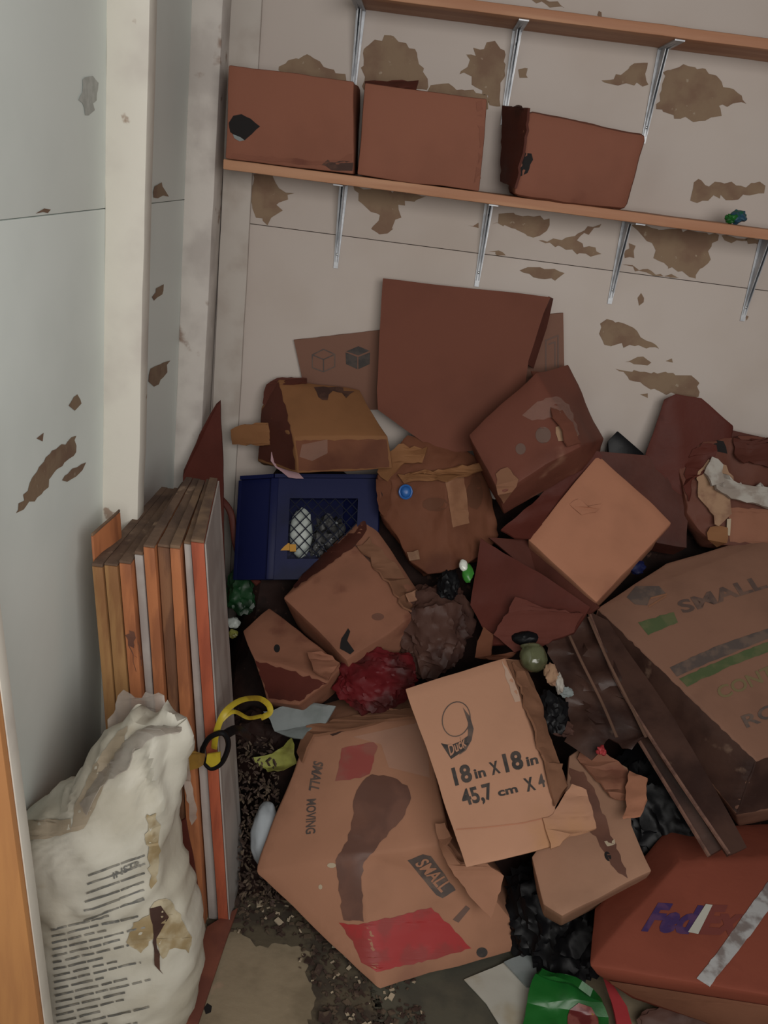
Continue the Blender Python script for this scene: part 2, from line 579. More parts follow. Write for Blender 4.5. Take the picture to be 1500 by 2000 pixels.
def glyphs(s, bold):
    if (s, bold) not in _T:
        cu = bpy.data.curves.new('t', 'FONT')
        cu.body = s
        cu.offset = bold
        cu.resolution_u = 3
        to = bpy.data.objects.new('t', cu)
        COL.objects.link(to)
        me = bpy.data.meshes.new_from_object(to.evaluated_get(bpy.context.evaluated_depsgraph_get()))
        V = [v.co.copy() for v in me.vertices]
        Fc = [tuple(p.vertices) for p in me.polygons]
        bpy.data.objects.remove(to)
        bpy.data.curves.remove(cu)
        bpy.data.meshes.remove(me)
        _T[(s, bold)] = (V, Fc)
    return _T[(s, bold)]


def text(body, name, s, p0, p1, p2, mat, bold=0.02, parent=None, off=0.0015, cap=0.70, label=None):
    """Lettering on body: p0 baseline left, p1 baseline right, p2 top left, measured in the photograph."""
    V, Fc = glyphs(s, bold)
    x0, x1 = min(v.x for v in V), max(v.x for v in V)
    P0, n0 = hit(body, *p0)
    P1, _ = hit(body, *p1)
    P2, _ = hit(body, *p2)
    if P0 is None or P1 is None or P2 is None:
        print('text miss', s)
        return None
    ex, ey = P1 - P0, P2 - P0
    n = ex.cross(ey).normalized()
    bm = bmesh.new()
    vs = [bm.verts.new(P0 + ex * ((v.x - x0) / (x1 - x0)) + ey * (v.y / cap)) for v in V]
    for f in Fc:
        try:
            bm.faces.new([vs[i] for i in f])
        except ValueError:
            pass
    bmesh.ops.triangulate(bm, faces=bm.faces)
    refine(bm, 0.012, 3)
    if n.dot(CAM - P0) < 0:
        n = -n
    for v in bm.verts:
        loc, nn, _, _ = WM[body].ray_cast(v.co + n * 0.05, -n)
        if loc is not None and (loc - v.co).length < 0.05:
            v.co = loc + n * off
        else:
            v.co += n * off
    bm.normal_update()
    o = obj(name, bm, mat, parent or body, smooth=False)
    if label:
        o['label'] = label
    return o


def on(o, pts):
    """Points (x, y, lift) resting on the surface of o, lifted towards the viewer's side by lift metres."""
    out = []
    last = None
    for p in pts:
        loc, _ = hit(o, p[0], p[1])
        d = (loc - CAM).dot(FWD) if loc is not None else last
        if d is None:
            d = (S(p[0], p[1], 0.0) - CAM).dot(FWD)
        last = d
        out.append((p[0], p[1], 'd', d - p[2]))
    return out


def ring_px(cx, cy, rx, ry, n=24, rot=0.0):
    c, s = math.cos(rot), math.sin(rot)
    return [(cx + rx * math.cos(a) * c - ry * math.sin(a) * s, cy + rx * math.cos(a) * s + ry * math.sin(a) * c) for a in [2 * math.pi * i / n for i in range(n)]]


def stroke(pts, wd, closed=False):
    """A drawn line of px width wd as a list of quads."""
    out = []
    n = len(pts)
    for i in range(n if closed else n - 1):
        a, b = pts[i], pts[(i + 1) % n]
        dx, dy = b[0] - a[0], b[1] - a[1]
        L = math.hypot(dx, dy) or 1
        ox, oy = -dy / L * wd / 2, dx / L * wd / 2
        ex, ey = dx / L * wd * 0.3, dy / L * wd * 0.3
        out.append([(a[0] + ox - ex, a[1] + oy - ey), (b[0] + ox + ex, b[1] + oy + ey), (b[0] - ox + ex, b[1] - oy + ey), (a[0] - ox - ex, a[1] - oy - ey)])
    return out


# ================================================================== SETTING
XL, YB = -0.573, 2.35
fl = tag(obj('floor', soft(cuboid(XL - 0.1, 1.7, 0.2, YB + 0.1, -0.06, 0.0), 0), m_floor, keep=True), kind='structure')

wl = thing('wall_left', None, None, (XL, 1.3, 0), kind='structure')
lower = obj('panel', soft(cuboid(XL - 0.02, XL, 0.25, YB, 0, 1.4674), 0.0015), m_wall_left, wl, keep=True)
upper = obj('panel', soft(cuboid(XL - 0.02, XL, 0.25, YB, 1.4686, 2.6), 0.0015), m_wall_left, wl, keep=True)
obj('joint_backing', cuboid(XL - 0.03, XL - 0.02, 0.25, YB, 0, 2.6), m_seam, wl)
for i, (b, pl) in enumerate([
        (lower, [(30, 1002), (55, 950), (75, 912), (100, 880), (148, 851), (143, 890), (105, 922), (80, 965), (45, 995)]),
        (lower, [(120, 938), (140, 915), (167, 903), (160, 918), (130, 941)]),
        (lower, [(133, 792), (150, 770), (158, 788), (145, 802)]),
        (lower, [(70, 856), (84, 845), (82, 862)]),
        (upper, [(68, 417), (85, 407), (98, 409), (92, 416)]),
        (upper, [(299, 386), (301, 364), (315, 356), (329, 384)]),
        (lower, [(296, 580), (304, 563), (319, 555), (316, 575), (300, 587)]),
        (lower, [(289, 745), (293, 720), (332, 704), (326, 727), (300, 755)])]):
    lay(b, 'peeled_patch', [pl], m_peel, wl, jag=4, seed=40 + i)
lay(upper, 'smudge', [[(152, 195), (160, 155), (180, 148), (190, 175), (184, 215), (165, 225)]], m_smudge, wl, jag=6, seed=5, label='grey smudge')

wb = thing('wall_back', None, None, (0.5, YB, 0), kind='structure')
ZS = 1.425
blow = obj('panel', soft(cuboid(XL, 1.7, YB, YB + 0.02, 0, ZS - 0.0007), 0.001), m_wall_back, wb, keep=True)
bup = obj('panel', soft(cuboid(XL, 1.7, YB, YB + 0.02, ZS + 0.0007, 2.7), 0.001), m_wall_back, wb, keep=True)
obj('joint_backing', cuboid(XL, 1.7, YB + 0.02, YB + 0.03, 0, 2.7), m_seam, wb)
Z1 = lambda L: [(a / 2, b / 2) for a, b in L]
Z2 = lambda L: [(700 + a / 1.875, b / 1.875) for a, b in L]
PEEL_UP = [
    [(545, 130), (600, 106), (625, 120), (645, 135), (685, 160), (690, 185), (560, 180)],
    Z2([(20, 180), (60, 145), (120, 130), (175, 158), (215, 195), (240, 250), (250, 330), (20, 330)]),
    Z2([(370, 272), (400, 245), (395, 200), (430, 205), (420, 175), (460, 180), (470, 155), (500, 150), (535, 185), (535, 260), (520, 330), (520, 390), (480, 385), (475, 350), (430, 320), (415, 280)]),
    Z2([(250, 340), (265, 312), (330, 305), (360, 330), (470, 348), (475, 400), (260, 380)]),
    Z2([(890, 295), (935, 290), (1010, 232), (1060, 230), (1062, 310), (980, 305), (900, 302)]),
    Z2([(1115, 265), (1190, 235), (1260, 250), (1330, 300), (1420, 380), (1320, 388), (1330, 425), (1270, 442), (1180, 435), (1090, 400), (1110, 330)]),
    Z2([(1215, 735), (1225, 690), (1245, 655), (1270, 678), (1340, 672), (1400, 680), (1450, 670), (1490, 680), (1485, 708), (1420, 715), (1370, 733), (1300, 715), (1260, 735)]),
    Z2([(585, 255), (620, 250), (620, 285), (590, 285)]),
    Z2([(610, -10), (730, 5), (755, 30), (700, 28)]),
    Z2([(880, 40), (890, 45), (892, 75), (885, 75)]),
    Z1([(990, 680), (1060, 670), (1090, 735), (1150, 755), (1080, 800), (1105, 822), (1060, 850), (1045, 880), (1000, 850), (985, 800)]),
    Z1([(1010, 890), (1060, 880), (1050, 912), (1005, 918)]),
    [(690, 362), (750, 370), (832, 384), (778, 400), (784, 425), (757, 456), (725, 447), (742, 420), (700, 392)],
    Z2([(400, 825), (440, 815), (440, 835)]),
    Z2([(490, 820), (540, 780), (620, 790), (700, 800), (690, 845), (640, 870), (560, 835)]),
    Z2([(660, 880), (760, 870), (890, 820), (800, 880), (890, 930), (850, 940), (760, 915)]),
    Z2([(1000, 825), (1160, 838), (1320, 860), (1280, 920), (1290, 950), (1250, 985), (1235, 1020), (1170, 995), (1080, 945), (1075, 890)]),
    Z2([(975, 945), (990, 890), (1015, 900), (1010, 945)]),
    Z2([(1330, 862), (1480, 880), (1470, 900), (1340, 880)]),
    Z2([(465, 915), (540, 935), (530, 945), (475, 935)]),
    [(700, 470), (800, 482), (900, 495), (920, 500), (915, 503), (800, 487)],
    [(1215, 517), (1290, 535), (1335, 547), (1325, 551), (1240, 530)],
]
PEEL_LO = [
    Z2([(590, 990), (620, 978), (680, 985), (755, 1000), (720, 1028), (640, 1015)]),
    [(1170, 652), (1172, 632), (1185, 623), (1237, 640), (1262, 665), (1287, 681), (1240, 676), (1180, 673)],
    [(1202, 720), (1250, 726), (1350, 733), (1366, 748), (1364, 775), (1330, 775), (1290, 765), (1240, 745)],
    [(1220, 707), (1245, 697), (1272, 708), (1250, 712)],
    [(1300, 705), (1312, 700), (1314, 708)],
    [(1250, 770), (1265, 768), (1265, 777)],
    [(1245, 582), (1252, 572), (1257, 590), (1248, 597)],
    [(1455, 615), (1462, 618), (1458, 626)],
]
for i, pl in enumerate(PEEL_UP):
    lay(bup, 'peeled_patch', [pl], m_peel, wb, jag=6, seed=70 + i)
for i, pl in enumerate(PEEL_LO):
    lay(blow, 'peeled_patch', [pl], m_peel, wb, jag=5, seed=110 + i)


def post(name, x0, x1, y0, y1, m, seed, dx=0.0):
    z1 = 2.5
    bm = soft(box8([(x0 + dx, y0, 0), (x1 + dx, y0, 0), (x1 + dx, y1, 0), (x0 + dx, y1, 0)], [(x0, y0, z1), (x1, y0, z1), (x1, y1, z1), (x0, y1, z1)]), 0.003, maxlen=0.05, amp=0.0015, seed=seed, sc=14)
    return tag(obj(name, bm, m, keep=True), kind='structure')


post('trim_1', XL - 0.001, -0.500, 1.685, 1.73, m_post, 2)
post('trim_2', XL - 0.001, -0.503, 2.25, YB - 0.001, m_post2, 3, 0.0)
t3 = post('trim_3', -0.51, -0.437, YB - 0.014, YB - 0.0005, m_trim, 4, 0.02)
lay(t3, 'chipped_paint', [[(487, 385), (492, 372), (497, 400), (496, 450), (490, 452)]], m_peel, t3, jag=3, seed=9)

# loose raw timber at the doorway, lower left
jt = thing('timber_plank', 'raw orange timber plank standing at the lower left edge beside the white sack', 'plank', (-0.55, 1.1, 0))
a0, a1 = PY(88, 2080, 1.0), PY(2, 1440, 1.0)
dirv = (a1 - a0).normalized()
a0 = a0 - dirv * ((a0.z - 0.0) / dirv.z)
a1 = a0 + dirv * 1.25
wv = Vector((-0.14, 0.0, 0))
dv = Vector((0, 0.022, 0))
obj('board', soft(box8([a0 + wv, a0, a0 + dv, a0 + wv + dv], [a1 + wv, a1, a1 + dv, a1 + wv + dv]), 0.002), m_jamb, jt)
pv = Vector((0.0025, 0, 0))
e0, e1 = a0 + Vector((0.0005, 0.012, 0)), a1 + Vector((0.0005, 0.012, 0))
obj('painted_edge', soft(box8([e0, e0 + pv, e0 + pv + dv * 1.2, e0 + dv * 1.2], [e1, e1 + pv, e1 + pv + dv * 1.2, e1 + dv * 1.2]), 0.001), m_post, jt, )

# ================================================================== SHELVES
YF = 2.18


def shelf(label, x0, zt, zb, brackets, x1=1.45):
    t = thing('wall_shelf', label, 'shelf', (0.3, YB, zb - 0.2))
    obj('board', soft(cuboid(x0, x1, YF, YB - 0.001, zb, zt), 0.003, maxlen=0.08, amp=0.0012, seed=int(zt * 10)), m_shelf, t)
    for x in brackets:
        hw = 0.011
        y = YB - 0.0015
        pl = box8([(x - hw * 0.5, y - 0.003, zb - 0.205), (x + hw * 0.5, y - 0.003, zb - 0.205), (x + hw * 0.5, y, zb - 0.205), (x - hw * 0.5, y, zb - 0.205)],
                  [(x - hw, y - 0.003, zb - 0.003), (x + hw, y - 0.003, zb - 0.003), (x + hw, y, zb - 0.003), (x - hw, y, zb - 0.003)])
        arm = cuboid(x - hw, x + hw, YF + 0.012, y, zb - 0.0035, zb - 0.0005)
        L = []
        for sx in (-hw * 0.38, hw * 0.38 - 0.002):       # pressed ribs
            xa, xb = x + sx, x + sx + 0.002
            rib = box8([(xa, YF + 0.03, zb - 0.006), (xa, y - 0.003, zb - 0.19), (xb, y - 0.003, zb - 0.19), (xb, YF + 0.03, zb - 0.006)],
                       [(xa, YF + 0.03, zb - 0.003), (xa, y - 0.003, zb - 0.003), (xb, y - 0.003, zb - 0.003), (xb, YF + 0.03, zb - 0.003)])
            rib = ([Vector(v) if not (abs(v.y - (y - 0.003)) < 1e-6 and v.z < zb - 0.1) else v for v in rib[0]], rib[1])
            L.append(rib)
        # the rib is a shallow fillet at the elbow, not a full gusset
        for r_ in L:
            for v in r_[0]:
                if v.y < YB - 0.05:
                    v.y = YB - 0.05 if v.z < zb - 0.005 else v.y
        br = obj('bracket', soft(join(pl, arm, *L), 0), m_metal, t, smooth=False)
        for zz in (0.03, 0.17):
            obj('screw', blob(Vector((x, y - 0.004, zb - zz)), 0.0035, 0.0035, 0.0025, 0, sub=2, ax=(Vector((1, 0, 0)), Vector((0, 0, 1)), Vector((0, -1, 0)))), m_steel, br)
    return t


shelf('upper pine wall shelf, empty, running out of the top right corner', -0.215, 1.953, 1.931, (-0.203, 0.163, 0.503, 0.86))
shelf('lower pine wall shelf carrying the three reddish cartons', -0.470, 1.572, 1.549, (-0.203, 0.16, 0.503, 0.845))


def shelf_carton(label, tl, tr, br, bl, Yf, depth, mat, seed, dyr=0.0, open_top=False, bev=0.004, amp=0.003):
    zb = 1.5735
    A, B = PY(*bl, Yf), PY(*br, Yf + dyr)
    D, Cc = PY(*tl, Yf), PY(*tr, Yf + dyr)
    A.z = B.z = zb
    t = thing('cardboard_box', label, 'box', ((A.x + B.x) / 2, Yf + depth / 2, zb), 'cartons on the lower shelf')
    bk = Vector((0, depth, 0))
    if open_top:
        th = 0.006
        body = obj('body', soft(box8([A, B, B + bk, A + bk], [D, Cc, Cc + bk, D + bk]), bev, maxlen=0.03, amp=amp, seed=seed), mat, t, keep=True)
    else:
        body = obj('body', soft(box8([A, B, B + bk, A + bk], [D, Cc, Cc + bk, D + bk]), bev, maxlen=0.03, amp=amp, seed=seed), mat, t, keep=True)
    return t, body


t, b = shelf_carton('reddish carton with a black hand hole, leftmost of the three on the lower shelf', (446, 126), (692, 160), (690, 336), (440, 306), 2.165, 0.165, c_shelf, 3)
lay(b, 'hand_hole', [[(447, 240), (456, 226), (472, 223), (490, 232), (508, 247), (492, 262), (478, 274), (463, 268), (450, 258)]], m_hole, t, jag=1.5, seed=3)
lay(b, 'bag_glimpse', [[(455, 262), (470, 268), (478, 274), (468, 276), (458, 270)]], m_pale, t, off=0.002)
lay(b, 'torn_edge', [[(628, 322), (640, 312), (690, 318), (688, 334), (660, 333)]], m_holebrown, t, jag=4, seed=8)
lay(b, 'damp_stain', [[(455, 300), (560, 310), (640, 316), (689, 300), (688, 318), (600, 323), (450, 306)]], c_shelf2, t, jag=3, seed=11)

t, b = shelf_carton('plain reddish carton, middle of the three on the lower shelf', (713, 163), (952, 192), (935, 372), (697, 344), 2.175, 0.16, c_shelf, 5)
lay(b, 'worn_edge', [[(930, 190), (953, 192), (936, 368), (925, 366), (938, 280)]], c_shelf2, t, jag=2, seed=12)
obj('flap', sheet([(712, 158, 'y', 2.2), (818, 157, 'y', 2.21), (814, 172, 'y', 2.185), (713, 168, 'y', 2.185)], 0.005, 0.002, seed=4, jag=2), c_wetshade, t)

t, b = shelf_carton('reddish carton with rounded corners and a dark left side, rightmost on the lower shelf', (1030, 214), (1267, 262), (1226, 408), (1002, 372), 2.16, 0.15, c_shelf2, 7, dyr=0.02, bev=0.014, amp=0.005)
lay(b, 'hand_hole', [[(1016, 345), (1014, 322), (1024, 298), (1038, 300), (1041, 312), (1030, 338)]], m_hole, t, jag=2, seed=6)
obj('side_flap', sheet([(980, 206, 'y', 2.29), (1032, 213, 'y', 2.158), (1022, 300, 'y', 2.156), (1004, 370, 'y', 2.156), (976, 352, 'y', 2.27)], 0.006, 0.004, seed=14, jag=2), c_wetshade, t)

w_ = thing('crumpled_wrapper', 'small crumpled green and blue wrapper at the right end of the lower shelf', 'wrapper', PY(1440, 430, 2.22))
o_ = PY(1438, 418, 2.24)
o_.z = 1.5745 + 0.014
obj('blue_film', blob(o_ + Vector((0.006, 0, 0.002)), 0.018, 0.016, 0.014, 0.5, seed=2, sub=3), M('teal_film', (0.02, 0.07, 0.12), 0.4, (0.01, 0.09, 0.05), 40), w_)
obj('green_film', blob(o_ + Vector((-0.012, -0.006, -0.004)), 0.012, 0.010, 0.012, 0.5, seed=5, sub=3), m_green, w_)

# ================================================================== HEAP BASE AND LITTER
def mound():
    nx, ny = 90, 60
    V, Fc = [], []
    for j in range(ny + 1):
        for i in range(nx + 1):
            x = XL + 0.005 + (1.6 - XL) * i / nx
            y = 1.35 + (YB - 0.004 - 1.35) * j / ny
            h = 0.95 * (y - 1.45) - 0.15 + 0.10 * max(0.0, min(1.0, (y - 2.1) / 0.2))
            left = min(1.0, max(0.0, (x + (0.26 if y < 1.85 else 0.40)) / 0.08))
            h *= 0.35 + 0.65 * left if h > 0 else 1
            p = Vector((x * 9, y * 9, 0.3))
            h += 0.025 * noise.noise(p) + 0.018 * noise.noise(p * 3.3)
            V.append(Vector((x, y, max(0.0, h))))
    for j in range(ny):
        for i in range(nx):
            a = j * (nx + 1) + i
            if max(V[a].z, V[a + 1].z, V[a + nx + 1].z, V[a + nx + 2].z) <= 0:
                continue
            Fc.append((a, a + 1, a + nx + 2, a + nx + 1))
    return V, Fc


_mb = to_bm(mound())
bmesh.ops.delete(_mb, geom=[v for v in _mb.verts if not v.link_faces], context='VERTS')
tag(obj('shaded_litter', _mb, m_mound), 'litter filling the gaps underneath the heap of boxes, its colour darkened for their shade', 'litter', kind='stuff')

rnd = random.Random(4)


def chips(n, region, smin, smax, seed, zf=lambda x, y: 0.0):
    r = random.Random(seed)
    V, Fc = [], []
    for _ in range(n):
        while True:
            x, y = r.uniform(region[0], region[1]), r.uniform(region[2], region[3])
            if zf(x, y) is not None:
                break
        c = PZ(x, y, 0.0)
        s = r.uniform(smin, smax) * (1 if r.random() < 0.85 else 2.0)
        a = r.uniform(0, 6.28)
        u, v = Vector((math.cos(a), math.sin(a), r.uniform(-.2, .2))) * s, Vector((-math.sin(a), math.cos(a), r.uniform(-.2, .2))) * s * r.uniform(0.3, 0.8)
        c.z = 0.003 + s * 0.3
        hh = Vector((0, 0, s * r.uniform(0.15, 0.5)))
        k = len(V)
        V += [c - u - v, c + u - v * 0.7, c + u * 0.8 + v, c - u * 0.9 + v * 0.8]
        V += [p + hh for p in V[k:k + 4]]
        Fc += [tuple(i + k for i in f) for f in ((3, 2, 1, 0), (4, 5, 6, 7), (0, 1, 5, 4), (1, 2, 6, 5), (2, 3, 7, 6), (3, 0, 4, 7))]
    return V, Fc


def band(x, y):
    # litter lies in a band from the foot of the boards towards the front of the big box
    d = noise.noise(Vector((x * 0.012, y * 0.012, 1.0)))
    lx = 620 + (y - 1800) * 0.25
    if y < 1830:
        return 0 if x < 660 and y > 1745 + (x - 440) * 0.10 - 20 else None
    return 0 if lx - 40 + d * 60 < x < lx + 170 + d * 60 else None


tag(obj('dark_crumbs', chips(520, (440, 900, 1700, 2010), 0.002, 0.007, 3, band), m_crumb, smooth=False), 'dark crumbs and leaf bits strewn on the concrete in front of the heap', 'crumbs', kind='stuff')
tag(obj('pale_chips', chips(60, (440, 900, 1760, 2010), 0.0025, 0.006, 9, band), m_chip, smooth=False), 'pale chips scattered among the dark crumbs on the concrete', 'chips', kind='stuff')
def slope_debris(n, region, h, seed, smin, smax):
    r = random.Random(seed)
    V, Fc = [], []
    for _ in range(n):
        c = S(r.uniform(region[0], region[1]), r.uniform(region[2], region[3]), h + r.uniform(-0.02, 0.02))
        c.z = max(c.z, 0.01)
        s = r.uniform(smin, smax)
        u = Vector((r.gauss(0, 1), r.gauss(0, 1), r.gauss(0, 1))).normalized()
        v = u.cross(Vector((r.gauss(0, 1), r.gauss(0, 1), r.gauss(0, 1)))).normalized()
        n_ = u.cross(v) * s * 0.2
        k = len(V)
        a = [c - u * s, c + v * s * 0.45, c + u * s, c - v * s * 0.45]
        V += [p - n_ for p in a] + [p + n_ for p in a]
        Fc += [tuple(i + k for i in f) for f in ((3, 2, 1, 0), (4, 5, 6, 7), (0, 1, 5, 4), (1, 2, 6, 5), (2, 3, 7, 6), (3, 0, 4, 7))]
    return V, Fc


tag(obj('leaf_litter', slope_debris(600, (466, 545, 1440, 1770), -0.06, 6, 0.003, 0.010), m_crumb, smooth=False), 'dark leaf litter packed between the upright boards and the big red-labelled box', 'litter', kind='stuff')
lay(fl, 'damp_dirt_shade', [[(430, 1740), (500, 1745), (640, 1800), (720, 1900), (760, 2015), (600, 2015), (618, 1950), (596, 1900), (610, 1862), (560, 1845), (500, 1850), (470, 1822), (440, 1815), (400, 1800)]], m_dirtshade, fl, jag=6, seed=3)  # damp dirt with the big box's shade painted into its colour
lay(fl, 'grey_dirt', [[(640, 1800), (760, 1860), (1100, 1850), (1100, 2030), (735, 2030), (715, 1900)]], m_dirtgrey, fl, jag=4, seed=5)
for i, pl in enumerate([[(405, 1960), (398, 1970), (402, 1982), (412, 1978), (414, 1966)]]):
    lay(fl, 'floor_pit', [pl], m_hole, fl, seed=i)

# ================================================================== UPRIGHT BOARDS
BG = 'upright boards leaning on the left wall'


def board(label, top, bot, yt, yb, Yt, m, cap=m_weather, seed=1, back=1.0, face=None):
    """top / bot = (left, right) px of the front edge at heights yt, yb; the boards stand on the floor, their worn tops run back level."""
    G = 1.7
    tl, tr = PY(top[0] + G, yt, 1.475), PY(top[1] - G, yt, 1.475)
    zt = (tl.z + tr.z) / 2
    tl.z = tr.z = zt
    dep = 0.40 - 0.10 * (top[0] - 178) / 200.0

    def away(p):
        return Vector((-0.499 + (p.x + 0.513) * 0.705 - p.x, dep * back, 0.012))
    vl, vr = away(tl), away(tr)
    zb = 0.004
    bl, br = PY(bot[0] + G, yb, 1.495), PY(bot[1] - G, yb, 1.495)
    bl.z = br.z = zb
    inset = Vector((0, Yt, 0))
    tl, tr, bl, br = tl + inset, tr + inset, bl + inset, br + inset
    hl, hr = vl * 0.6, vr * 0.6
    hl.z = hr.z = 0
    br2, bl2 = br + Vector((hr.x + 0.02, hr.y, 0)), bl + Vector((hl.x + 0.02, hl.y, 0))
    t = thing('wooden_board', label, 'board', base_of([bl, br, bl2, br2]), BG)
    obj('plank', soft(box8([bl, br, br2, bl2], [tl, tr, tr + vr, tl + vl]), 0.0008, maxlen=0.07, amp=0.0005, seed=seed), m, t, keep=True)
    e = Vector((0, 0, 0.0012))
    q = [tl, tr, tr + vr, tl + vl]
    obj('weathered_top', soft(box8([p + e for p in q], [p + e * (4 + seed % 3) for p in q]), 0.0006, maxlen=0.02, amp=0.0006, seed=seed, sc=30), cap, t)
    if face:
        g = Vector((0.003, -0.0005, 0))
        s0 = Vector((0.0011, 0.0, 0))
        obj('white_face', box8([br + s0, br + g + s0, br2 + g + s0, br2 + s0], [tr + s0, tr + g + s0, tr + vr + g + s0, tr + vr + s0]), face, t)
    return t


m_weather2 = M('weathered_end_tan', (0.20, 0.125, 0.075), 0.9, (0.11, 0.066, 0.044), 14, 0.4, 0.62, 0.4, 60)
board('narrow orange board against the left wall, its worn top set back, leftmost of the bundle', (168, 176), (226, 236), 1056, 1795, 0.02, m_b_orange, m_weather2, 1, 0.25)
board('dark tan board, second from the left wall in the bundle', (178, 202), (238, 262), 1108, 1795, 0.0, m_b_tan, m_weather, 2)
board('light tan board, third from the left wall, behind the plastic-covered sack top', (202, 231), (262, 289), 1106, 1795, 0.0, m_b_tan, m_weather, 3)
t_damp, = [board('orange board with a dark damp mark halfway down, fourth from the left wall', (231, 257), (289, 315), 1102, 1795, 0.0, m_b_orange, m_weather, 4)]
lay(next(c for c in t_damp.children if c.name.startswith('plank')), 'damp_mark', [[(240, 1205), (258, 1225), (272, 1262), (276, 1300), (266, 1312), (256, 1270), (245, 1240)]], m_stain, t_damp, jag=2, off=0.0009)
board('white laminated board squeezed between two orange boards', (257, 277), (315, 331), 1090, 1795, 0.012, m_b_white, m_weather, 5)
board('orange board with a brown right side, just right of the thin white board', (277, 302), (331, 353), 1072, 1795, 0.004, m_b_orange, m_weather, 6)
board('brown recessed board in the middle right of the bundle', (302, 329), (353, 373), 1076, 1795, 0.014, m_b_brown, m_weather, 7)
board('tan-orange board with a worn top, second orange edge from the right', (329, 352), (373, 403), 1074, 1795, 0.004, m_b_orange, m_weather2, 8)
board('grey-white board set back beside the red-edged one', (352, 369), (403, 425), 1072, 1795, 0.02, m_b_white, m_weather2, 9)
board('red-orange edged board with a white outer face, rightmost of the bundle', (369, 398), (425, 448), 1064, 1795, 0.008, m_b_red, m_weather2, 10, face=m_b_white)

single('cardboard_scrap', 'red-brown scrap of card standing between the white sack and the boards', 'scrap',
       sheet([(330, 1620, 'y', 1.42), (362, 1600, 'y', 1.42), (380, 1700, 'y', 1.43), (398, 1815, 'y', 1.45), (370, 1840, 'y', 1.43), (335, 1720, 'y', 1.42)], 0.005, 0.003, seed=3), c_redwet)
lath_a, lath_b, lath_c, lath_d = PZ(404, 1815, 0.012), PZ(464, 1778, 0.012), PZ(378, 2030, 0.012), PZ(318, 2030, 0.012)
e = Vector((0, 0, 0.010))
single('wooden_lath', 'red-brown lath lying on the floor from the foot of the boards to the sack', 'lath',
       soft(box8([lath_d, lath_c, lath_b, lath_a], [lath_d + e, lath_c + e, lath_b + e, lath_a + e]), 0.002, maxlen=0.05, amp=0.001), m_stick)
single('metal_clip', 'small shiny metal clip at the foot of the white-faced board', 'clip',
       blob((441, 1762, 'z', 0.02), 0.007, 0.012, 0.008, 0.35, seed=4, sub=3), m_steel)

# ================================================================== WHITE SACK
def sack():
    rows = [(2050, 88, 352), (1980, 78, 370), (1900, 66, 388), (1850, 58, 395), (1790, 52, 386), (1740, 46, 370), (1700, 42, 352), (1660, 40, 338), (1625, 40, 334),
            (1595, 62, 336), (1565, 108, 341), (1535, 150, 346), (1500, 178, 352), (1460, 205, 358), (1430, 230, 362), (1408, 262, 358)]
    seg = 56
    V, Fc = [], []
    for k, (y, l, r) in enumerate(rows):
        A, B = PY(l, y, 1.24), PY(r, y, 1.24)
        c = (A + B) / 2
        hw = (B - A).length / 2
        ax = (B - A).normalized()
        dep = 0.10 * min(1.0, 0.25 + (len(rows) - 1 - k) / 8.0)
        for s in range(seg):
            a = 2 * math.pi * s / seg
            ca, sa = math.cos(a), math.sin(a)
            p = c + ax * (hw * math.copysign(abs(ca) ** 0.85, ca)) + Vector((0, 1, 0)) * (dep * math.copysign(abs(sa) ** 0.8, sa))
            if k == 0:
                p.z = 0.003
            V.append(p)
        if k:
            for s in range(seg):
                o, q = (k - 1) * seg, k * seg
                Fc.append((o + s, o + (s + 1) % seg, q + (s + 1) % seg, q + s))
    Fc.append(tuple(reversed(range(seg))))
    Fc.append(tuple(range(len(V) - seg, len(V))))
    bm = to_bm((V, Fc))
    bmesh.ops.recalc_face_normals(bm, faces=bm.faces)
    refine(bm, 0.022, 3)
    bm.normal_update()
    for v in bm.verts:
        p = v.co
        k = min(1.0, p.z / 0.05)
        vert = noise.noise(Vector((p.x * 30 + p.z * 7, p.y * 12, p.z * 5)))
        diag = noise.noise(Vector((p.x * 16 - p.z * 14, 4, p.z * 16 + p.x * 10)))
        up = max(0.0, (p.z - 0.25) / 0.3)
        v.co += v.normal * k * ((0.5 - abs(vert) * 1.4) * 0.013 * (0.4 + 1.3 * up) + (0.4 - abs(diag)) * 0.016)
    bm.normal_update()
    return bm


sk = thing('feed_sack', 'large dirty white woven sack with printed lines, standing at the lower left', 'sack', PY(230, 2045, 1.24))
BASE[sk].z = 0.003
sk.location = BASE[sk]
sb = obj('bag', sack(), m_sack, sk, keep=True, ang=60)
lay(sb, 'tan_band', [[(176, 1515), (196, 1478), (232, 1430), (252, 1418), (240, 1470), (205, 1530), (178, 1595), (165, 1618), (140, 1625), (150, 1570)]], m_sackband, jag=2, off=0.003, seed=2)
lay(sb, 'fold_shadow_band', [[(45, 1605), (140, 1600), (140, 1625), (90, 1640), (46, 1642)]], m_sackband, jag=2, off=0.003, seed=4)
lay(sb, 'brown_stain', [[(300, 1760), (330, 1758), (352, 1785), (372, 1830), (366, 1860), (340, 1850), (318, 1870), (300, 1832), (276, 1860), (246, 1838), (262, 1800), (292, 1785)],
                        [(286, 1590), (305, 1585), (312, 1660), (306, 1720), (294, 1735), (288, 1680)]], m_sackstain, jag=5, off=0.003, seed=7)
lay(sb, 'dark_tear', [[(292, 1772), (312, 1768), (326, 1790), (318, 1806), (306, 1830), (312, 1890), (318, 1900), (302, 1880), (298, 1810)]], m_holebrown, jag=2, off=0.0045, seed=3)
LINES = []
rl = random.Random(12)
for k in range(6):                                    # upper heading block
    y = 1700 + k * 17
    for a, b in ((175 + k * 2 - 4 * k, 232), (236, 280)):
        if rl.random() < 0.9:
            LINES.append([(a, y + (232 - a) * 0.36 - 14), (b, y + (232 - b) * 0.36 - 14)])
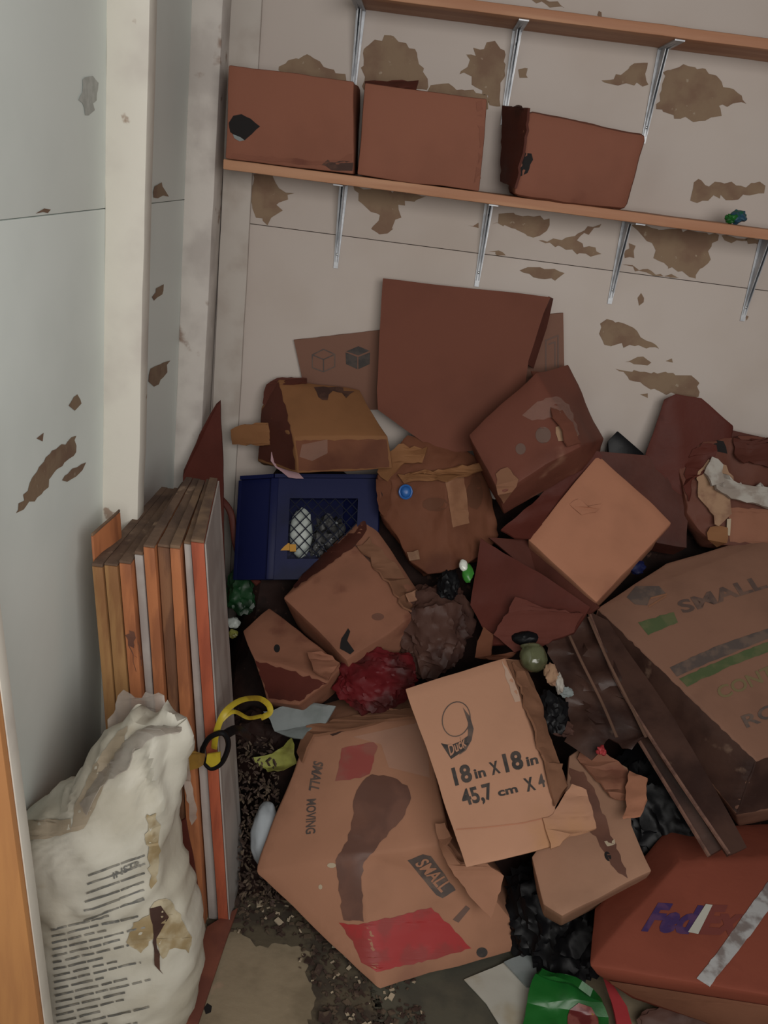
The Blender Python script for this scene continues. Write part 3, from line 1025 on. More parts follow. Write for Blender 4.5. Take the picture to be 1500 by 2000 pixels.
for k in range(18):                                   # body lines
    y = 1800 + k * 13
    x = 103 + k * 0.8
    end = rl.uniform(200, 300)
    while x < end:
        L = rl.uniform(14, 44)
        LINES.append([(x, y + (160 - x) * 0.24), (min(x + L, end), y + (160 - min(x + L, end)) * 0.24)])
        x += L + rl.uniform(4, 9)
lay(sb, 'printed_text', [q for l in LINES for q in stroke(l, 3.6)], m_sackprint, off=0.0035, label='lines of grey print on the sack')
text(sb, 'printed_heading', 'INSTR', (222, 1714), (276, 1690), (220, 1702), m_sackprint, off=0.004)
obj('plastic_liner', sheet([(228, 1358, 'y', 1.33), (240, 1346, 'y', 1.33), (262, 1362, 'y', 1.32), (285, 1350, 'y', 1.32), (318, 1356, 'y', 1.31), (340, 1412, 'y', 1.28), (352, 1425, 'y', 1.16), (300, 1436, 'y', 1.145), (262, 1470, 'y', 1.135), (225, 1520, 'y', 1.13), (188, 1560, 'y', 1.13), (170, 1590, 'y', 1.14), (160, 1560, 'y', 1.17), (196, 1500, 'y', 1.20), (215, 1440, 'y', 1.25), (226, 1400, 'y', 1.30)],
                           0.0015, 0.010, 22, seed=5, jag=3), m_film, sk)
single('packing_tape_scrap', 'crumpled clear tape glinting beside the neck of the white sack', 'tape',
       sheet([(348, 1426, 'y', 1.25), (368, 1416, 'y', 1.25), (366, 1432, 'y', 1.25), (372, 1520, 'y', 1.33), (388, 1600, 'y', 1.36), (374, 1612, 'y', 1.36), (358, 1530, 'y', 1.32)], 0.0015, 0.006, 25, seed=8, jag=2), m_film)

# ================================================================== BACK ROW OF THE HEAP
t = thing('printed_carton_sheet', 'flattened printed carton with cube pictograms, leaning flat on the back wall behind the plain panel', 'cardboard', PY(850, 870, 2.28))
b = obj('panel', sheet([(574, 664, 'y', 2.338), (742, 645, 'y', 2.338), (1100, 611, 'y', 2.338), (1104, 800, 'y', 2.336), (604, 800, 'y', 2.336)], 0.005, 0.001, 6, seed=2), c_print, t, keep=True)
for c, m_, solid in (((632, 706), m_inkgrey, False), ((700, 700), m_ink, True)):
    x, y = c
    hexa = [(x, y - 24), (x + 22, y - 14), (x + 22, y + 10), (x, y + 20), (x - 22, y + 12), (x - 22, y - 13)]
    if solid:
        lay(b, 'cube_pictogram', [[(x, y - 3), (x + 23, y - 12), (x + 22, y + 11), (x, y + 21)], [(x - 2, y - 3), (x - 25, y - 12), (x - 24, y + 11), (x - 2, y + 21)], [(x, y - 6), (x - 24, y - 14), (x, y - 24), (x + 22, y - 15)]], m_, t)
    else:
        lay(b, 'cube_pictogram', stroke(hexa, 2.2, True) + stroke([(x - 22, y - 13), (x, y - 4), (x + 22, y - 14)], 2.2) + stroke([(x, y - 4), (x, y + 20)], 2.2), m_, t)
lay(b, 'printed_frame', stroke([(1066, 665), (1090, 655), (1090, 720), (1066, 735)], 3, True) + stroke([(1072, 672), (1084, 668), (1084, 715)], 3), m_inkfaint, t)

t = thing('carton_panel', 'large plain brown cardboard panel standing tall at the back, tallest piece of the heap', 'cardboard', PY(880, 880, 2.15))
b = obj('panel', sheet([(748, 545, 'y', 2.30), (1076, 580, 'y', 2.30), (1062, 612, 'y', 2.297), (1032, 705, 'y', 2.285), (1010, 870, 'y', 2.25), (860, 885, 'y', 2.25), (738, 800, 'y', 2.27), (736, 760, 'y', 2.275)], 0.006, 0.003, 4, seed=5), c_plain, t, keep=True)
obj('folded_edge', sheet([(1074, 580, 'y', 2.30), (1081, 583, 'y', 2.325), (1068, 640, 'y', 2.32), (1042, 720, 'y', 2.315), (1031, 712, 'y', 2.29), (1060, 612, 'y', 2.298)], 0.004, 0.001, seed=3), c_wetshade, t)

t = thing('cardboard_box', 'crushed olive-tan box with a torn dark hole in its top, above the blue crate', 'box', base_of([(580, 925, -0.03), (760, 915, -0.03), (520, 860, -.2)]))
b = obj('body', shell([(545, 742, 'y', 2.31), (702, 762, 'y', 2.30), (757, 852, 'y', 2.15), (574, 853, 'y', 2.15), (582, 925, 'y', 2.14), (765, 916, 'y', 2.14), (510, 795, 'y', 2.29), (502, 900, 'y', 2.27)],
                      [(0, 1, 2, 3), (3, 2, 5, 4), (0, 3, 6), (6, 3, 4, 7)], (0.0, 0.14, -0.04), 0.005, 8, 3, bev=0.003), c_tan, t, keep=True)
lay(b, 'torn_hole', [[(606, 750), (622, 738), (660, 738), (684, 742), (692, 765), (676, 778), (668, 768), (650, 764), (640, 782), (622, 776)]], m_holebrown, t, jag=3, seed=5)
lay(b, 'dark_front', [[(578, 860), (755, 858), (760, 912), (584, 920)]], c_crush, t, jag=1.5, seed=2, off=0.0016)  # front face in a darker card colour
lay(b, 'dark_side', [[(513, 800), (545, 746), (571, 850), (578, 918), (506, 896)]], c_wetshade, t, jag=2, seed=6, off=0.002)
lay(b, 'clear_tape', [[(590, 868), (640, 858), (640, 885), (610, 900), (585, 892)]], m_clear, t, off=0.002)
obj('flap', sheet([(452, 838, 'y', 2.27), (500, 824, 'y', 2.26), (540, 828, 'y', 2.24), (548, 866, 'y', 2.22), (500, 868, 'y', 2.25), (455, 866, 'y', 2.27)], 0.006, 0.006, 14, seed=4, jag=3), c_tan, t)
obj('top_flap', sheet([(512, 790, 'y', 2.285), (520, 752, 'y', 2.31), (540, 738, 'y', 2.315), (600, 738, 'y', 2.31), (600, 746, 'y', 2.295), (548, 752, 'y', 2.295), (526, 800, 'y', 2.275)], 0.006, 0.004, 14, seed=9, jag=2), c_wetshade, t)

# upper right box of the back row
t = thing('cardboard_box', 'reddish box standing on its corner with shiny clear tape, right of the tall plain panel', 'box', base_of([(980, 965, 0), (915, 850, -.05), (1178, 858, -.12)]))
b = obj('body', shell([(914, 850, 'y', 2.15), (1046, 724, 'y', 2.19), (1112, 712, 'y', 2.30), (1178, 858, 'y', 2.27), (1134, 872, 'y', 2.08), (1066, 908, 'y', 2.04), (974, 964, 'y', 2.02)],
                      [(0, 1, 5, 6), (1, 4, 5), (1, 2, 3, 4)], (0.03, 0.10, -0.10), 0.006, 7, 11, bev=0.005), card('carton_ruddy', (0.155, 0.055, 0.038), 0.75, 0.55, wet=(0.27, 0.14, 0.095), lo3=0.6, hi3=0.72), t, keep=True)
lay(b, 'round_mark', [ring_px(1061, 850, 15, 16)], m_inkfaint, t)
lay(b, 'round_mark', [ring_px(1017, 877, 10, 11)], m_inkfaint, t)
lay(b, 'clear_tape', [[(1020, 812), (1050, 785), (1085, 775), (1110, 792), (1130, 850), (1110, 862), (1090, 815), (1040, 822)]], m_clear, t, jag=2, off=0.003)
lay(b, 'torn_liner', [[(1085, 835), (1110, 822), (1128, 852), (1118, 868), (1090, 862)]], m_tornpale, t, jag=3, off=0.002)
obj('torn_flap', sheet(on(b, [(968, 925, 0.006), (990, 912, 0.012), (1012, 935, 0.014), (1000, 960, 0.02), (984, 985, 0.02), (974, 966, 0.012)]), 0.004, 0.004, seed=4, jag=3), c_side, t)
obj('creased_edge', sheet(on(b, [(1040, 726, 0.008), (1056, 726, 0.006), (1100, 800, 0.014), (1136, 866, 0.012), (1112, 872, 0.018), (1082, 812, 0.02)]), 0.004, 0.006, 22, seed=6, jag=2), c_plain, t)

# black case corner and dark box behind
single('black_case', 'black rigid case, one corner poking up before the back wall, right of the ruddy box', 'case',
       shell([(1186, 862, -0.15), (1206, 841, -0.19), (1258, 886, -0.18), (1250, 925, -0.13), (1190, 905, -0.11)], [(0, 1, 2, 3, 4)], (0.01, 0.07, -0.05), 0.001, bev=0.003, maxlen=0.05), m_black)
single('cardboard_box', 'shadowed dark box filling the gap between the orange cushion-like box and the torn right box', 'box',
       shell([(1150, 882, -0.10), (1262, 890, -0.12), (1345, 960, -0.07), (1340, 1070, -0.02), (1285, 1060, -0.03), (1180, 960, -0.05)], [(0, 1, 2, 5), (5, 2, 3, 4)], (0, 0.05, -0.05), 0.006, 7, 3), c_wetshade)
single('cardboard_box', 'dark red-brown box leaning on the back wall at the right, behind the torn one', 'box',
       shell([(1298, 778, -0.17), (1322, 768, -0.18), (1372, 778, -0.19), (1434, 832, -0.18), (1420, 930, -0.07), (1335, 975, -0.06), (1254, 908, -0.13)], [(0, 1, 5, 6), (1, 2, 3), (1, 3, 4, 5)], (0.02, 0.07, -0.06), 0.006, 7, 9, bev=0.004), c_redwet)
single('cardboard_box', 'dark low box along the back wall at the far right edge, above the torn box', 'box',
       shell([(1420, 838, -0.20), (1500, 856, -0.20), (1640, 880, -0.2), (1640, 940, -0.14), (1500, 930, -0.12), (1425, 900, -0.13)], [(0, 1, 4, 5), (1, 2, 3, 4)], (0.0, 0.05, -0.06), 0.005, 7, 2), c_wetshade)

t = thing('cardboard_box', 'badly torn red-brown box with a white foam strip, at the right edge', 'box', base_of([(1385, 1062, .02), (1620, 1080, .04), (1335, 900, -.05)]))
b = obj('body', shell([(1330, 902, -0.05), (1372, 862, -0.08), (1450, 850, -0.09), (1640, 880, -0.09), (1640, 1090, 0.03), (1500, 1070, 0.04), (1388, 1062, 0.03), (1342, 1000, 0.0)],
                      [(0, 1, 7), (1, 2, 6, 7), (2, 3, 4, 5), (2, 5, 6)], (0.0, 0.06, -0.04), 0.013, 11, 8, bev=0.003, maxlen=0.022), card('carton_torn_wet', (0.135, 0.05, 0.034), 0.7, 0.55, wet=(0.10, 0.038, 0.026)), t, keep=True)
lay(b, 'bare_panel', [[(1420, 990), (1500, 996), (1620, 1010), (1620, 1078), (1500, 1062), (1425, 1058)]], c_mid, t, jag=2, off=0.002)
obj('torn_flap', sheet(on(b, [(1365, 920, 0.016), (1385, 900, 0.02), (1420, 905, 0.02), (1432, 930, 0.02), (1428, 1005, 0.02), (1404, 1028, 0.03), (1385, 1000, 0.02), (1360, 975, 0.016)]), 0.005, 0.008, 20, seed=12, jag=4), m_tornpale, t)
obj('foam_strip', sheet(on(b, [(1394, 926, 0.036), (1412, 930, 0.038), (1440, 942, 0.036), (1500, 952, 0.03), (1620, 968, 0.03), (1620, 1010, 0.03), (1500, 990, 0.034), (1430, 974, 0.038), (1400, 955, 0.038)]), 0.012, 0.003, 14, seed=6, jag=2), m_foam, t)
obj('foam_scrap', sheet(on(b, [(1374, 922, 0.032), (1392, 892, 0.032), (1412, 908, 0.034), (1414, 940, 0.042), (1390, 948, 0.04)]), 0.01, 0.006, 24, seed=3, jag=3), m_foam, t)
lay(b, 'dark_tear', [[(1383, 850), (1396, 845), (1412, 862), (1420, 886), (1400, 882), (1390, 868)]], m_hole, t, jag=2, off=0.003)
obj('torn_flap', sheet(on(b, [(1335, 905, 0.006), (1372, 866, 0.006), (1400, 870, 0.014), (1392, 905, 0.022), (1352, 940, 0.018), (1340, 980, 0.014)]), 0.005, 0.010, 18, seed=22, jag=4), c_redwet, t)
obj('torn_flap', sheet(on(b, [(1430, 855, 0.008), (1500, 862, 0.01), (1600, 880, 0.01), (1600, 925, 0.016), (1500, 915, 0.02), (1440, 895, 0.022)]), 0.005, 0.010, 16, seed=32, jag=4), c_wetshade, t)
obj('torn_flap', sheet(on(b, [(1390, 1030, 0.012), (1420, 1030, 0.016), (1418, 1060, 0.02), (1398, 1070, 0.02), (1384, 1054, 0.014)]), 0.005, 0.008, 18, seed=42, jag=3), c_tan, t)
obj('staple_strip', sheet(on(b, [(1420, 1014, 0.012), (1428, 1013, 0.012), (1426, 1046, 0.012), (1419, 1046, 0.012)]), 0.002, 0, seed=1), m_chip, t)
single('blue_scrap', 'small dark blue plastic scrap under the right corner of the orange cushion-like box', 'scrap',
       blob((1243, 1108, 0.02), 0.022, 0.020, 0.012, 0.4, seed=8, sub=3), m_blue)

# ================================================================== BLUE CRATE
def crate():
    t = thing('milk_crate', 'navy blue plastic crate with a diamond lattice window, left of centre', 'crate', base_of([(530, 1130, -.02), (740, 1120, -.08), (475, 1090, -.15)]))
    fl_t, fl_b = S(537, 934, -0.05), S(527, 1132, -0.02)
    fr_t, fr_b = S(748, 934, -0.10), S(728, 1130, -0.07)
    lb_t = S(472, 938, -0.17)
    vx = ((fr_t - fl_t) + (fr_b - fl_b)) * 0.5
    vz = fl_t - fl_b
    vy = lb_t - fl_t
    n = vx.cross(vz).normalized()
    if n.dot(CAM - fl_t) < 0:
        n = -n
    th = 0.012

    def P(u, v, d):
        return fl_b + vx * u + vz * v - n * d

    def bar(u0, u1, v0, v1, d0=0.0, d1=th):
        return box8([P(u0, v0, d0), P(u1, v0, d0), P(u1, v0, d1), P(u0, v0, d1)], [P(u0, v1, d0), P(u1, v1, d0), P(u1, v1, d1), P(u0, v1, d1)])
    U0, U1, V0, V1 = 0.15, 0.80, 0.20, 0.80
    front = obj('front_panel', soft(join(bar(0, 1, V1, 1.0), bar(0, 1, 0, V0), bar(0, U0, V0, V1), bar(U1, 1, V0, V1)), 0), m_blue, t, smooth=False)
    # lattice
    L = []
    nx = 5
    for k in range(-nx, nx + 6):
        for sgn in (1, -1):
            u = U0 + (U1 - U0) * k / 6.0
            a = [u, V0]
            bq = [u + sgn * (U1 - U0) * 5 / 6.0, V1]
            # clip in u
            def clip(p, q):
                pts = []
                t0, t1 = 0.0, 1.0
                dx = q[0] - p[0]
                for lim, s in ((U0, 1), (U1, -1)):
                    fa, fb = s * (p[0] - lim), s * (q[0] - lim)
                    if fa < 0 and fb < 0:
                        return None
                    if fa < 0:
                        t0 = max(t0, fa / (fa - fb))
                    if fb < 0:
                        t1 = min(t1, fa / (fa - fb))
                if t1 - t0 < 0.05:
                    return None
                return [[p[i] + (q[i] - p[i]) * tt for i in (0, 1)] for tt in (t0, t1)]
            c = clip(a, bq)
            if c:
                A, B = P(c[0][0], c[0][1], 0.004), P(c[1][0], c[1][1], 0.004)
                dr = (B - A).normalized()
                s_ = dr.cross(n) * 0.0012
                L.append(box8([A - s_, A + s_, A + s_ - n * 0.004, A - s_ - n * 0.004], [B - s_, B + s_, B + s_ - n * 0.004, B - s_ - n * 0.004]))
    obj('lattice', join(*L), M('dark_lattice_plastic', (0.008, 0.010, 0.022), 0.6, bump=0, spec=0.1), t, smooth=False)
    side = [fl_b, fl_t, fl_t + vy, fl_b + vy]
    sn = (fl_t - fl_b).cross(vy).normalized()
    if sn.dot(Vector((-1, 0, 0))) < 0:
        sn = -sn
    q = [p - sn * 0.010 for p in side]
    obj('side_panel', soft((side + q, [(0, 1, 2, 3), (7, 6, 5, 4), (0, 4, 5, 1), (1, 5, 6, 2), (2, 6, 7, 3), (3, 7, 4, 0)]), 0.001), m_blue, t)
    rs = [p + vx - sn * 0.0 for p in side]
    q = [p - sn * 0.010 for p in rs]
    obj('side_panel', soft((rs + q, [(0, 1, 2, 3), (7, 6, 5, 4), (0, 4, 5, 1), (1, 5, 6, 2), (2, 6, 7, 3), (3, 7, 4, 0)]), 0.001), m_blue, t)
    bk = [fl_b + vy, fl_t + vy, fl_t + vy + vx, fl_b + vy + vx]
    q = [p + vy.normalized() * 0.010 for p in bk]
    obj('back_panel', soft((bk + q, [(0, 1, 2, 3), (7, 6, 5, 4), (0, 4, 5, 1), (1, 5, 6, 2), (2, 6, 7, 3), (3, 7, 4, 0)]), 0.001), m_blue, t)
    # rim
    rr = []
    up = vz.normalized()
    for A, B in ((fl_t, fl_t + vx), (fl_t, fl_t + vy), (fl_t + vy, fl_t + vy + vx)):
        d = (B - A).normalized()
        s_ = d.cross(up) * 0.009
        rr.append(box8([A - s_, B - s_, B + s_, A + s_], [A - s_ + up * 0.010, B - s_ + up * 0.010, B + s_ + up * 0.010, A + s_ + up * 0.010]))
    obj('rim', soft(join(*rr), 0), m_blue, t, smooth=False)
    # corner post with a worn highlight
    A, B = fl_b, fl_t
    s1, s2 = vx.normalized() * 0.010, n * 0.004
    obj('corner_post', soft(box8([A - s1 + s2, A + s1 + s2, A + s1, A - s1], [B - s1 + s2, B + s1 + s2, B + s1, B - s1]), 0.002), m_blue, t)
    inner = lambda u, v, d: P(u, v, d)
    return t, inner, n, vx, vz


ct, CI, cn, cvx, cvz = crate()
axc = (cvx.normalized(), cvz.normalized(), cn)
single('plastic_bottle', 'pale white plastic bottle behind the lattice of the blue crate', 'bottle',
       blob(CI(0.27, 0.47, 0.035), 0.032, 0.066, 0.020, 0.14, 1.6, seed=3, sub=3, ax=axc, ridged=False), m_white)
single('crumpled_foil', 'grey crumpled wrapping behind the lattice, right of the white bottle', 'wrapping',
       blob(CI(0.52, 0.42, 0.05), 0.045, 0.06, 0.022, 0.6, 3.0, seed=13, sub=4, ax=axc), M('grey_clutter', (0.05, 0.05, 0.05), 0.5, (0.010, 0.010, 0.012), 40, 0.42, 0.55, col3=(0.30, 0.32, 0.33), scale3=70, lo3=0.62, hi3=0.7))
for k, (x, y, lab, s) in enumerate([(556, 1068, 'left', 10), (572, 1070, 'right', 6)]):
    single('yellow_sticker', 'small amber sticker low on the blue crate, %s one of two' % lab, 'sticker',
           sheet([(x - s, y - 7, -0.018), (x + s, y - 7, -0.018), (x + s, y + 7, -0.016), (x - s, y + 7, -0.016)], 0.004, 0.001, seed=k), m_amber, group='amber stickers on the crate')
single('pink_rag', 'pink rag hanging over the top rim of the blue crate', 'rag',
       sheet([(530, 884, -0.03), (545, 879, -0.03), (554, 882, -0.025), (552, 898, -0.02), (575, 914, -0.015), (592, 934, -0.015), (562, 930, -0.012), (538, 912, -0.015), (528, 900, -0.02)], 0.004, 0.005, 20, seed=5), m_pink)
single('brown_strap', 'brown strap curling down between the boards and the blue crate', 'strap',
       tube([(425, 968, -0.16), (450, 1000, -0.15), (460, 1060, -0.14), (475, 1105, -0.12), (505, 1140, -0.10)], 0.009, 8, 0.5), c_redwet)
single('green_bag', 'dark green bag crammed below the blue crate beside the boards', 'bag', blob((468, 1158, -0.13), 0.04, 0.055, 0.03, 0.35, seed=21), m_darkgreen)
t = thing('bottle_cap_scrap', 'small white and green scrap beside the boards, left of the twin boxes', 'scrap', S(455, 1240, -0.09))
obj('white_end', blob((456, 1216, -0.09), 0.017, 0.015, 0.012, 0.3, seed=3, sub=3), m_white, t)
obj('green_end', blob((455, 1238, -0.085), 0.013, 0.012, 0.01, 0.3, seed=4, sub=3), m_ygreen, t)

# leaning panel in the corner behind the boards
single('carton_panel', 'narrow dark brown panel leaning in the corner behind the boards', 'cardboard',
       sheet([(358, 930, 'y', 2.19), (392, 850, 'y', 2.20), (430, 782, 'y', 2.22), (436, 965, 'y', 2.17), (442, 1200, 'y', 2.11), (438, 1372, 'y', 2.06), (366, 1372, 'y', 2.06), (360, 1100, 'y', 2.13)], 0.006, 0.002, seed=3), c_redwet)

# ================================================================== MIDDLE OF THE HEAP
t = thing('cardboard_box', 'crushed stained box with a bright blue cap on it, centre of the heap', 'box', base_of([(830, 1120, .05), (735, 930, .03), (970, 1040, 0)]))
b = obj('body', shell([(734, 932, 0.02), (765, 880, -0.07), (795, 848, -0.12), (905, 872, -0.10), (946, 906, -0.06), (868, 930, 0.08), (972, 1040, -0.06), (950, 1085, -0.02), (882, 1112, 0.06), (832, 1122, 0.04), (800, 1092, 0.03), (742, 1002, 0.02)],
                      [(0, 1, 5), (1, 2, 3, 5), (3, 4, 5), (0, 5, 10, 11), (5, 8, 9, 10), (5, 4, 6, 8), (6, 7, 8)], (0.0, 0.07, -0.05), 0.011, 14, 5, bev=0.003, maxlen=0.018), c_crush, t, keep=True)
lay(b, 'tape_strip', [[(868, 934), (904, 926), (912, 975), (916, 1022), (884, 1030), (876, 980)]], m_tape, t, jag=1, off=0.002)
m_damp = card('carton_damp', (0.125, 0.052, 0.030), 0.8)
for q_ in (ring_px(850, 985, 26, 14, 9), ring_px(928, 962, 15, 34, 9), ring_px(930, 915, 13, 8, 7)):
    lay(b, 'damp_stain', [q_], m_damp, t, jag=6, off=0.0016, seed=int(q_[0][0]))
obj('torn_flap', sheet(on(b, [(738, 925, 0.006), (755, 888, 0.01), (778, 866, 0.012), (834, 874, 0.014), (826, 900, 0.022), (782, 912, 0.022), (752, 938, 0.018)]), 0.005, 0.010, 22, seed=7, jag=4), c_tan, t)
obj('torn_flap', sheet(on(b, [(735, 935, 0.006), (758, 940, 0.018), (762, 985, 0.02), (752, 1010, 0.016), (740, 995, 0.008)]), 0.005, 0.008, 22, seed=17, jag=3), c_crush, t)
obj('creased_edge', sheet(on(b, [(775, 926, 0.014), (868, 918, 0.014), (944, 902, 0.01), (948, 916, 0.012), (872, 938, 0.022), (790, 942, 0.018)]), 0.004, 0.007, 26, seed=27, jag=3), c_tan, t)
lay(b, 'slit', [[(744, 960), (756, 975), (760, 996), (752, 990)]], m_hole, t, jag=1, off=0.002)
obj('torn_scrap', sheet(on(b, [(795, 1078, 0.012), (815, 1074, 0.014), (819, 1092, 0.018), (800, 1095, 0.016)]), 0.004, 0.003, seed=2, jag=2), m_tornpale, t)
cc, nn = hit(b, 793, 961)
axq = (RT, UP, -FWD)
t2 = thing('blue_plastic_scrap', 'small bright blue round plastic piece lying on the crushed box in the centre', 'scrap', cc)
obj('shell', blob(cc + nn * 0.006, 0.014, 0.015, 0.010, 0.10, seed=3, sub=3, ax=axq, ridged=False), m_bluecap, t2)
obj('collar', tube([cc + nn * 0.009 + RT * (0.016 * math.cos(a)) + UP * (0.017 * math.sin(a)) for a in [i * math.pi / 4 for i in range(9)]], 0.0028, 6), m_bluecap, t2)

# twin boxes left of centre
t = thing('cardboard_box', 'tilted brown box with torn upper edge and dark notch, just below the blue crate', 'box', base_of([(680, 1282, .08), (553, 1168, .02)]))
b = obj('body', shell([(553, 1168, 0.03), (694, 1070, 0.0), (803, 1205, 0.05), (678, 1290, 0.09), (600, 1112, -0.06), (714, 1000, -0.09), (824, 1162, -0.03)],
                      [(0, 1, 2, 3), (0, 4, 5, 1), (1, 5, 6, 2)], (0.03, 0.03, -0.10), 0.004, 8, 15, bev=0.004), c_mid, t, keep=True)
lay(b, 'shaded_side', [[(560, 1160), (600, 1116), (712, 1004), (716, 1035), (694, 1066), (620, 1120)]], c_wetshade, t, jag=2, off=0.002)  # upper left side: its shade is put into the card colour
lay(b, 'dark_notch', [[(664, 1268), (667, 1248), (680, 1228), (684, 1234), (678, 1252), (692, 1272), (684, 1279)]], m_hole, t, jag=1, off=0.002)
lay(b, 'slit', [[(690, 1064), (702, 1068), (728, 1088), (734, 1106), (722, 1098)]], m_holebrown, t, jag=1, off=0.002)
lay(b, 'dark_stain', [ring_px(738, 1205, 12, 7)], m_stain, t, jag=2)
obj('torn_flap', sheet(on(b, [(698, 1064, 0.01), (722, 1050, 0.012), (772, 1100, 0.012), (822, 1160, 0.012), (808, 1200, 0.016), (790, 1182, 0.02), (745, 1118, 0.02)]), 0.005, 0.008, 22, seed=8, jag=5), c_side, t)
obj('torn_scrap', sheet(on(b, [(792, 1158, 0.03), (814, 1152, 0.03), (818, 1170, 0.034), (800, 1176, 0.034)]), 0.004, 0.004, 20, seed=18, jag=2), c_duck, t)

t = thing('cardboard_box', 'brown box with a sagging dark front, lying left of the notched box', 'box', base_of([(586, 1374, .05), (497, 1285, 0)]))
b = obj('body', shell([(472, 1232, -0.02), (526, 1186, -0.04), (668, 1298, 0.05), (640, 1330, 0.085), (496, 1284, 0.03), (584, 1376, 0.05), (522, 1370, 0.0)],
                      [(0, 1, 2, 4), (2, 3, 4), (4, 3, 5, 6)], (0.02, 0.09, -0.09), 0.005, 8, 19, bev=0.004), c_mid, t, keep=True)
lay(b, 'dark_front', [[(500, 1290), (560, 1308), (638, 1334), (586, 1370), (526, 1364)]], c_redwet, t, jag=3, off=0.002)  # lower front in a darker red-brown
lay(b, 'nail_hole', [ring_px(541, 1267, 6, 8, 12)], m_hole, t)
obj('crumpled_edge', sheet([(600, 1276, 0.06), (630, 1270, 0.07), (664, 1296, 0.075), (640, 1328, 0.105), (612, 1306, 0.095)], 0.005, 0.006, 20, seed=8, jag=3), c_mid, t)

single('red_bag', 'dark red plastic bag bulging below the notched brown box', 'bag', blob((735, 1325, 0.03), 0.095, 0.075, 0.05, 0.30, 1.8, seed=6, sub=5), m_redbag)
single('brown_plastic_bag', 'murky brown plastic bag in the hollow at the centre, right of the notched box', 'bag', blob((845, 1225, 0.0), 0.095, 0.115, 0.06, 0.30, 1.7, seed=16, sub=5), m_murky)
single('dark_hole_lump', 'small black lump standing for the dark hole under the crushed central box', 'bag', blob((874, 1142, 0.05), 0.026, 0.042, 0.02, 0.3, seed=26), m_black)  # black lump stands in for the unlit hole here
t = thing('bottle_cap_scrap', 'little white and green object gleaming in the centre, under the crushed box', 'scrap', S(910, 1130, 0.08))
obj('white_end', blob((905, 1104, 0.085), 0.011, 0.016, 0.010, 0.15, seed=2, sub=3), M('gleaming_white', (0.75, 0.78, 0.72), 0.2, bump=0), t)
obj('green_end', blob((913, 1118, 0.08), 0.014, 0.026, 0.010, 0.2, seed=7, sub=3), M('leaf_green_plastic', (0.04, 0.22, 0.03), 0.35, bump=0), t)

# open dark red box and the cushion-like box
t = thing('cardboard_box', 'open dark red-brown box with its near panel folded forward, centre right', 'box', base_of([(1080, 1300, .08), (930, 1200, .0)]))
b = obj('near_panel', sheet([(940, 1052, 0.07), (1000, 1088, 0.09), (1152, 1184, 0.14), (1120, 1235, 0.13), (1060, 1255, 0.10), (960, 1260, 0.06), (918, 1180, 0.04), (930, 1110, 0.05)], 0.007, 0.005, 8, seed=3), c_redwet, t, keep=True)
obj('far_panel', sheet([(955, 1050, 0.05), (1030, 1055, 0.03), (1172, 1186, 0.12), (1150, 1200, 0.10), (1050, 1130, 0.04)], 0.007, 0.003, 8, seed=5), c_wetshade, t)
obj('lower_flap', sheet([(1005, 1165, 0.115), (1060, 1188, 0.125), (1140, 1196, 0.15), (1120, 1232, 0.15), (1040, 1265, 0.12), (1000, 1275, 0.10), (965, 1240, 0.09)], 0.006, 0.006, 12, seed=11, jag=2), c_red if False else card('carton_dull_red', (0.125, 0.038, 0.028), 0.8), t)
obj('small_flap', sheet([(925, 1285, 0.06), (945, 1225, 0.07), (965, 1240, 0.08), (958, 1282, 0.085), (1010, 1270, 0.10), (985, 1290, 0.10)], 0.005, 0.005, 16, seed=9, jag=2), c_crush, t)

t = thing('cardboard_box', 'bright orange-tan cushion-like box standing on one corner, centre right', 'box', base_of([(1165, 1178, .11), (1030, 1052, .06), (1312, 1022, 0)]))
bm = shell([(1171, 886, -0.03), (1314, 1022, 0.0), (1166, 1178, 0.125), (1030, 1052, 0.09)], [(0, 1, 2, 3)], (0.012, 0.06, -0.075), 0.004, 6, 4, bev=0.006)
b = obj('body', bm, c_orange, t, keep=True)
obj('folded_flap', sheet([(1168, 880, -0.025), (1176, 888, -0.02), (1160, 946, 0.01), (1100, 992, 0.06), (1034, 1050, 0.10), (1005, 1050, 0.09), (978, 1035, 0.07), (1040, 985, 0.05), (1082, 940, 0.02), (1078, 905, 0.0), (1120, 884, -0.02)], 0.006, 0.007, 12, seed=5), c_redwet, t)
obj('lifted_liner', sheet(on(b, [(1112, 984, 0.003), (1130, 975, 0.006), (1150, 990, 0.010), (1176, 984, 0.006), (1164, 1000, 0.008), (1136, 1006, 0.006)]), 0.002, 0.003, 30, seed=4, jag=2), c_orange, t)

# ================================================================== LARGE PRINTED BOX AT THE RIGHT
t = thing('cardboard_box', 'large printed moving box with green stripes and SMALL lettering, right edge', 'box', base_of([(1440, 1585, .12), (1150, 1240, 0), (1640, 1600, .1)]))
b = obj('body', shell([(1168, 1186, 0.06), (1300, 1100, 0.02), (1640, 1000, -0.02), (1640, 1425, 0.16), (1475, 1484, 0.20), (1438, 1590, 0.13), (1150, 1240, 0.0), (1640, 1560, 0.08)],
                      [(0, 1, 2), (0, 2, 3, 4), (0, 4, 5, 6), (4, 3, 7, 5)], (0.05, 0.06, -0.10), 0.004, 6, 21, bev=0.004, maxlen=0.04),
        card('carton_printed_brown', (0.22, 0.115, 0.078), 0.78, wet=(0.12, 0.06, 0.045), lo3=0.6, hi3=0.75, scale3=3), t, keep=True)
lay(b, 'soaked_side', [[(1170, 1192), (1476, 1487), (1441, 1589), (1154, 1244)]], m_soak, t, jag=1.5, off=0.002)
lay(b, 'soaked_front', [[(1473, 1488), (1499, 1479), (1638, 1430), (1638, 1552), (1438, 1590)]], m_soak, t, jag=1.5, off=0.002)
x, y = 1262, 1163
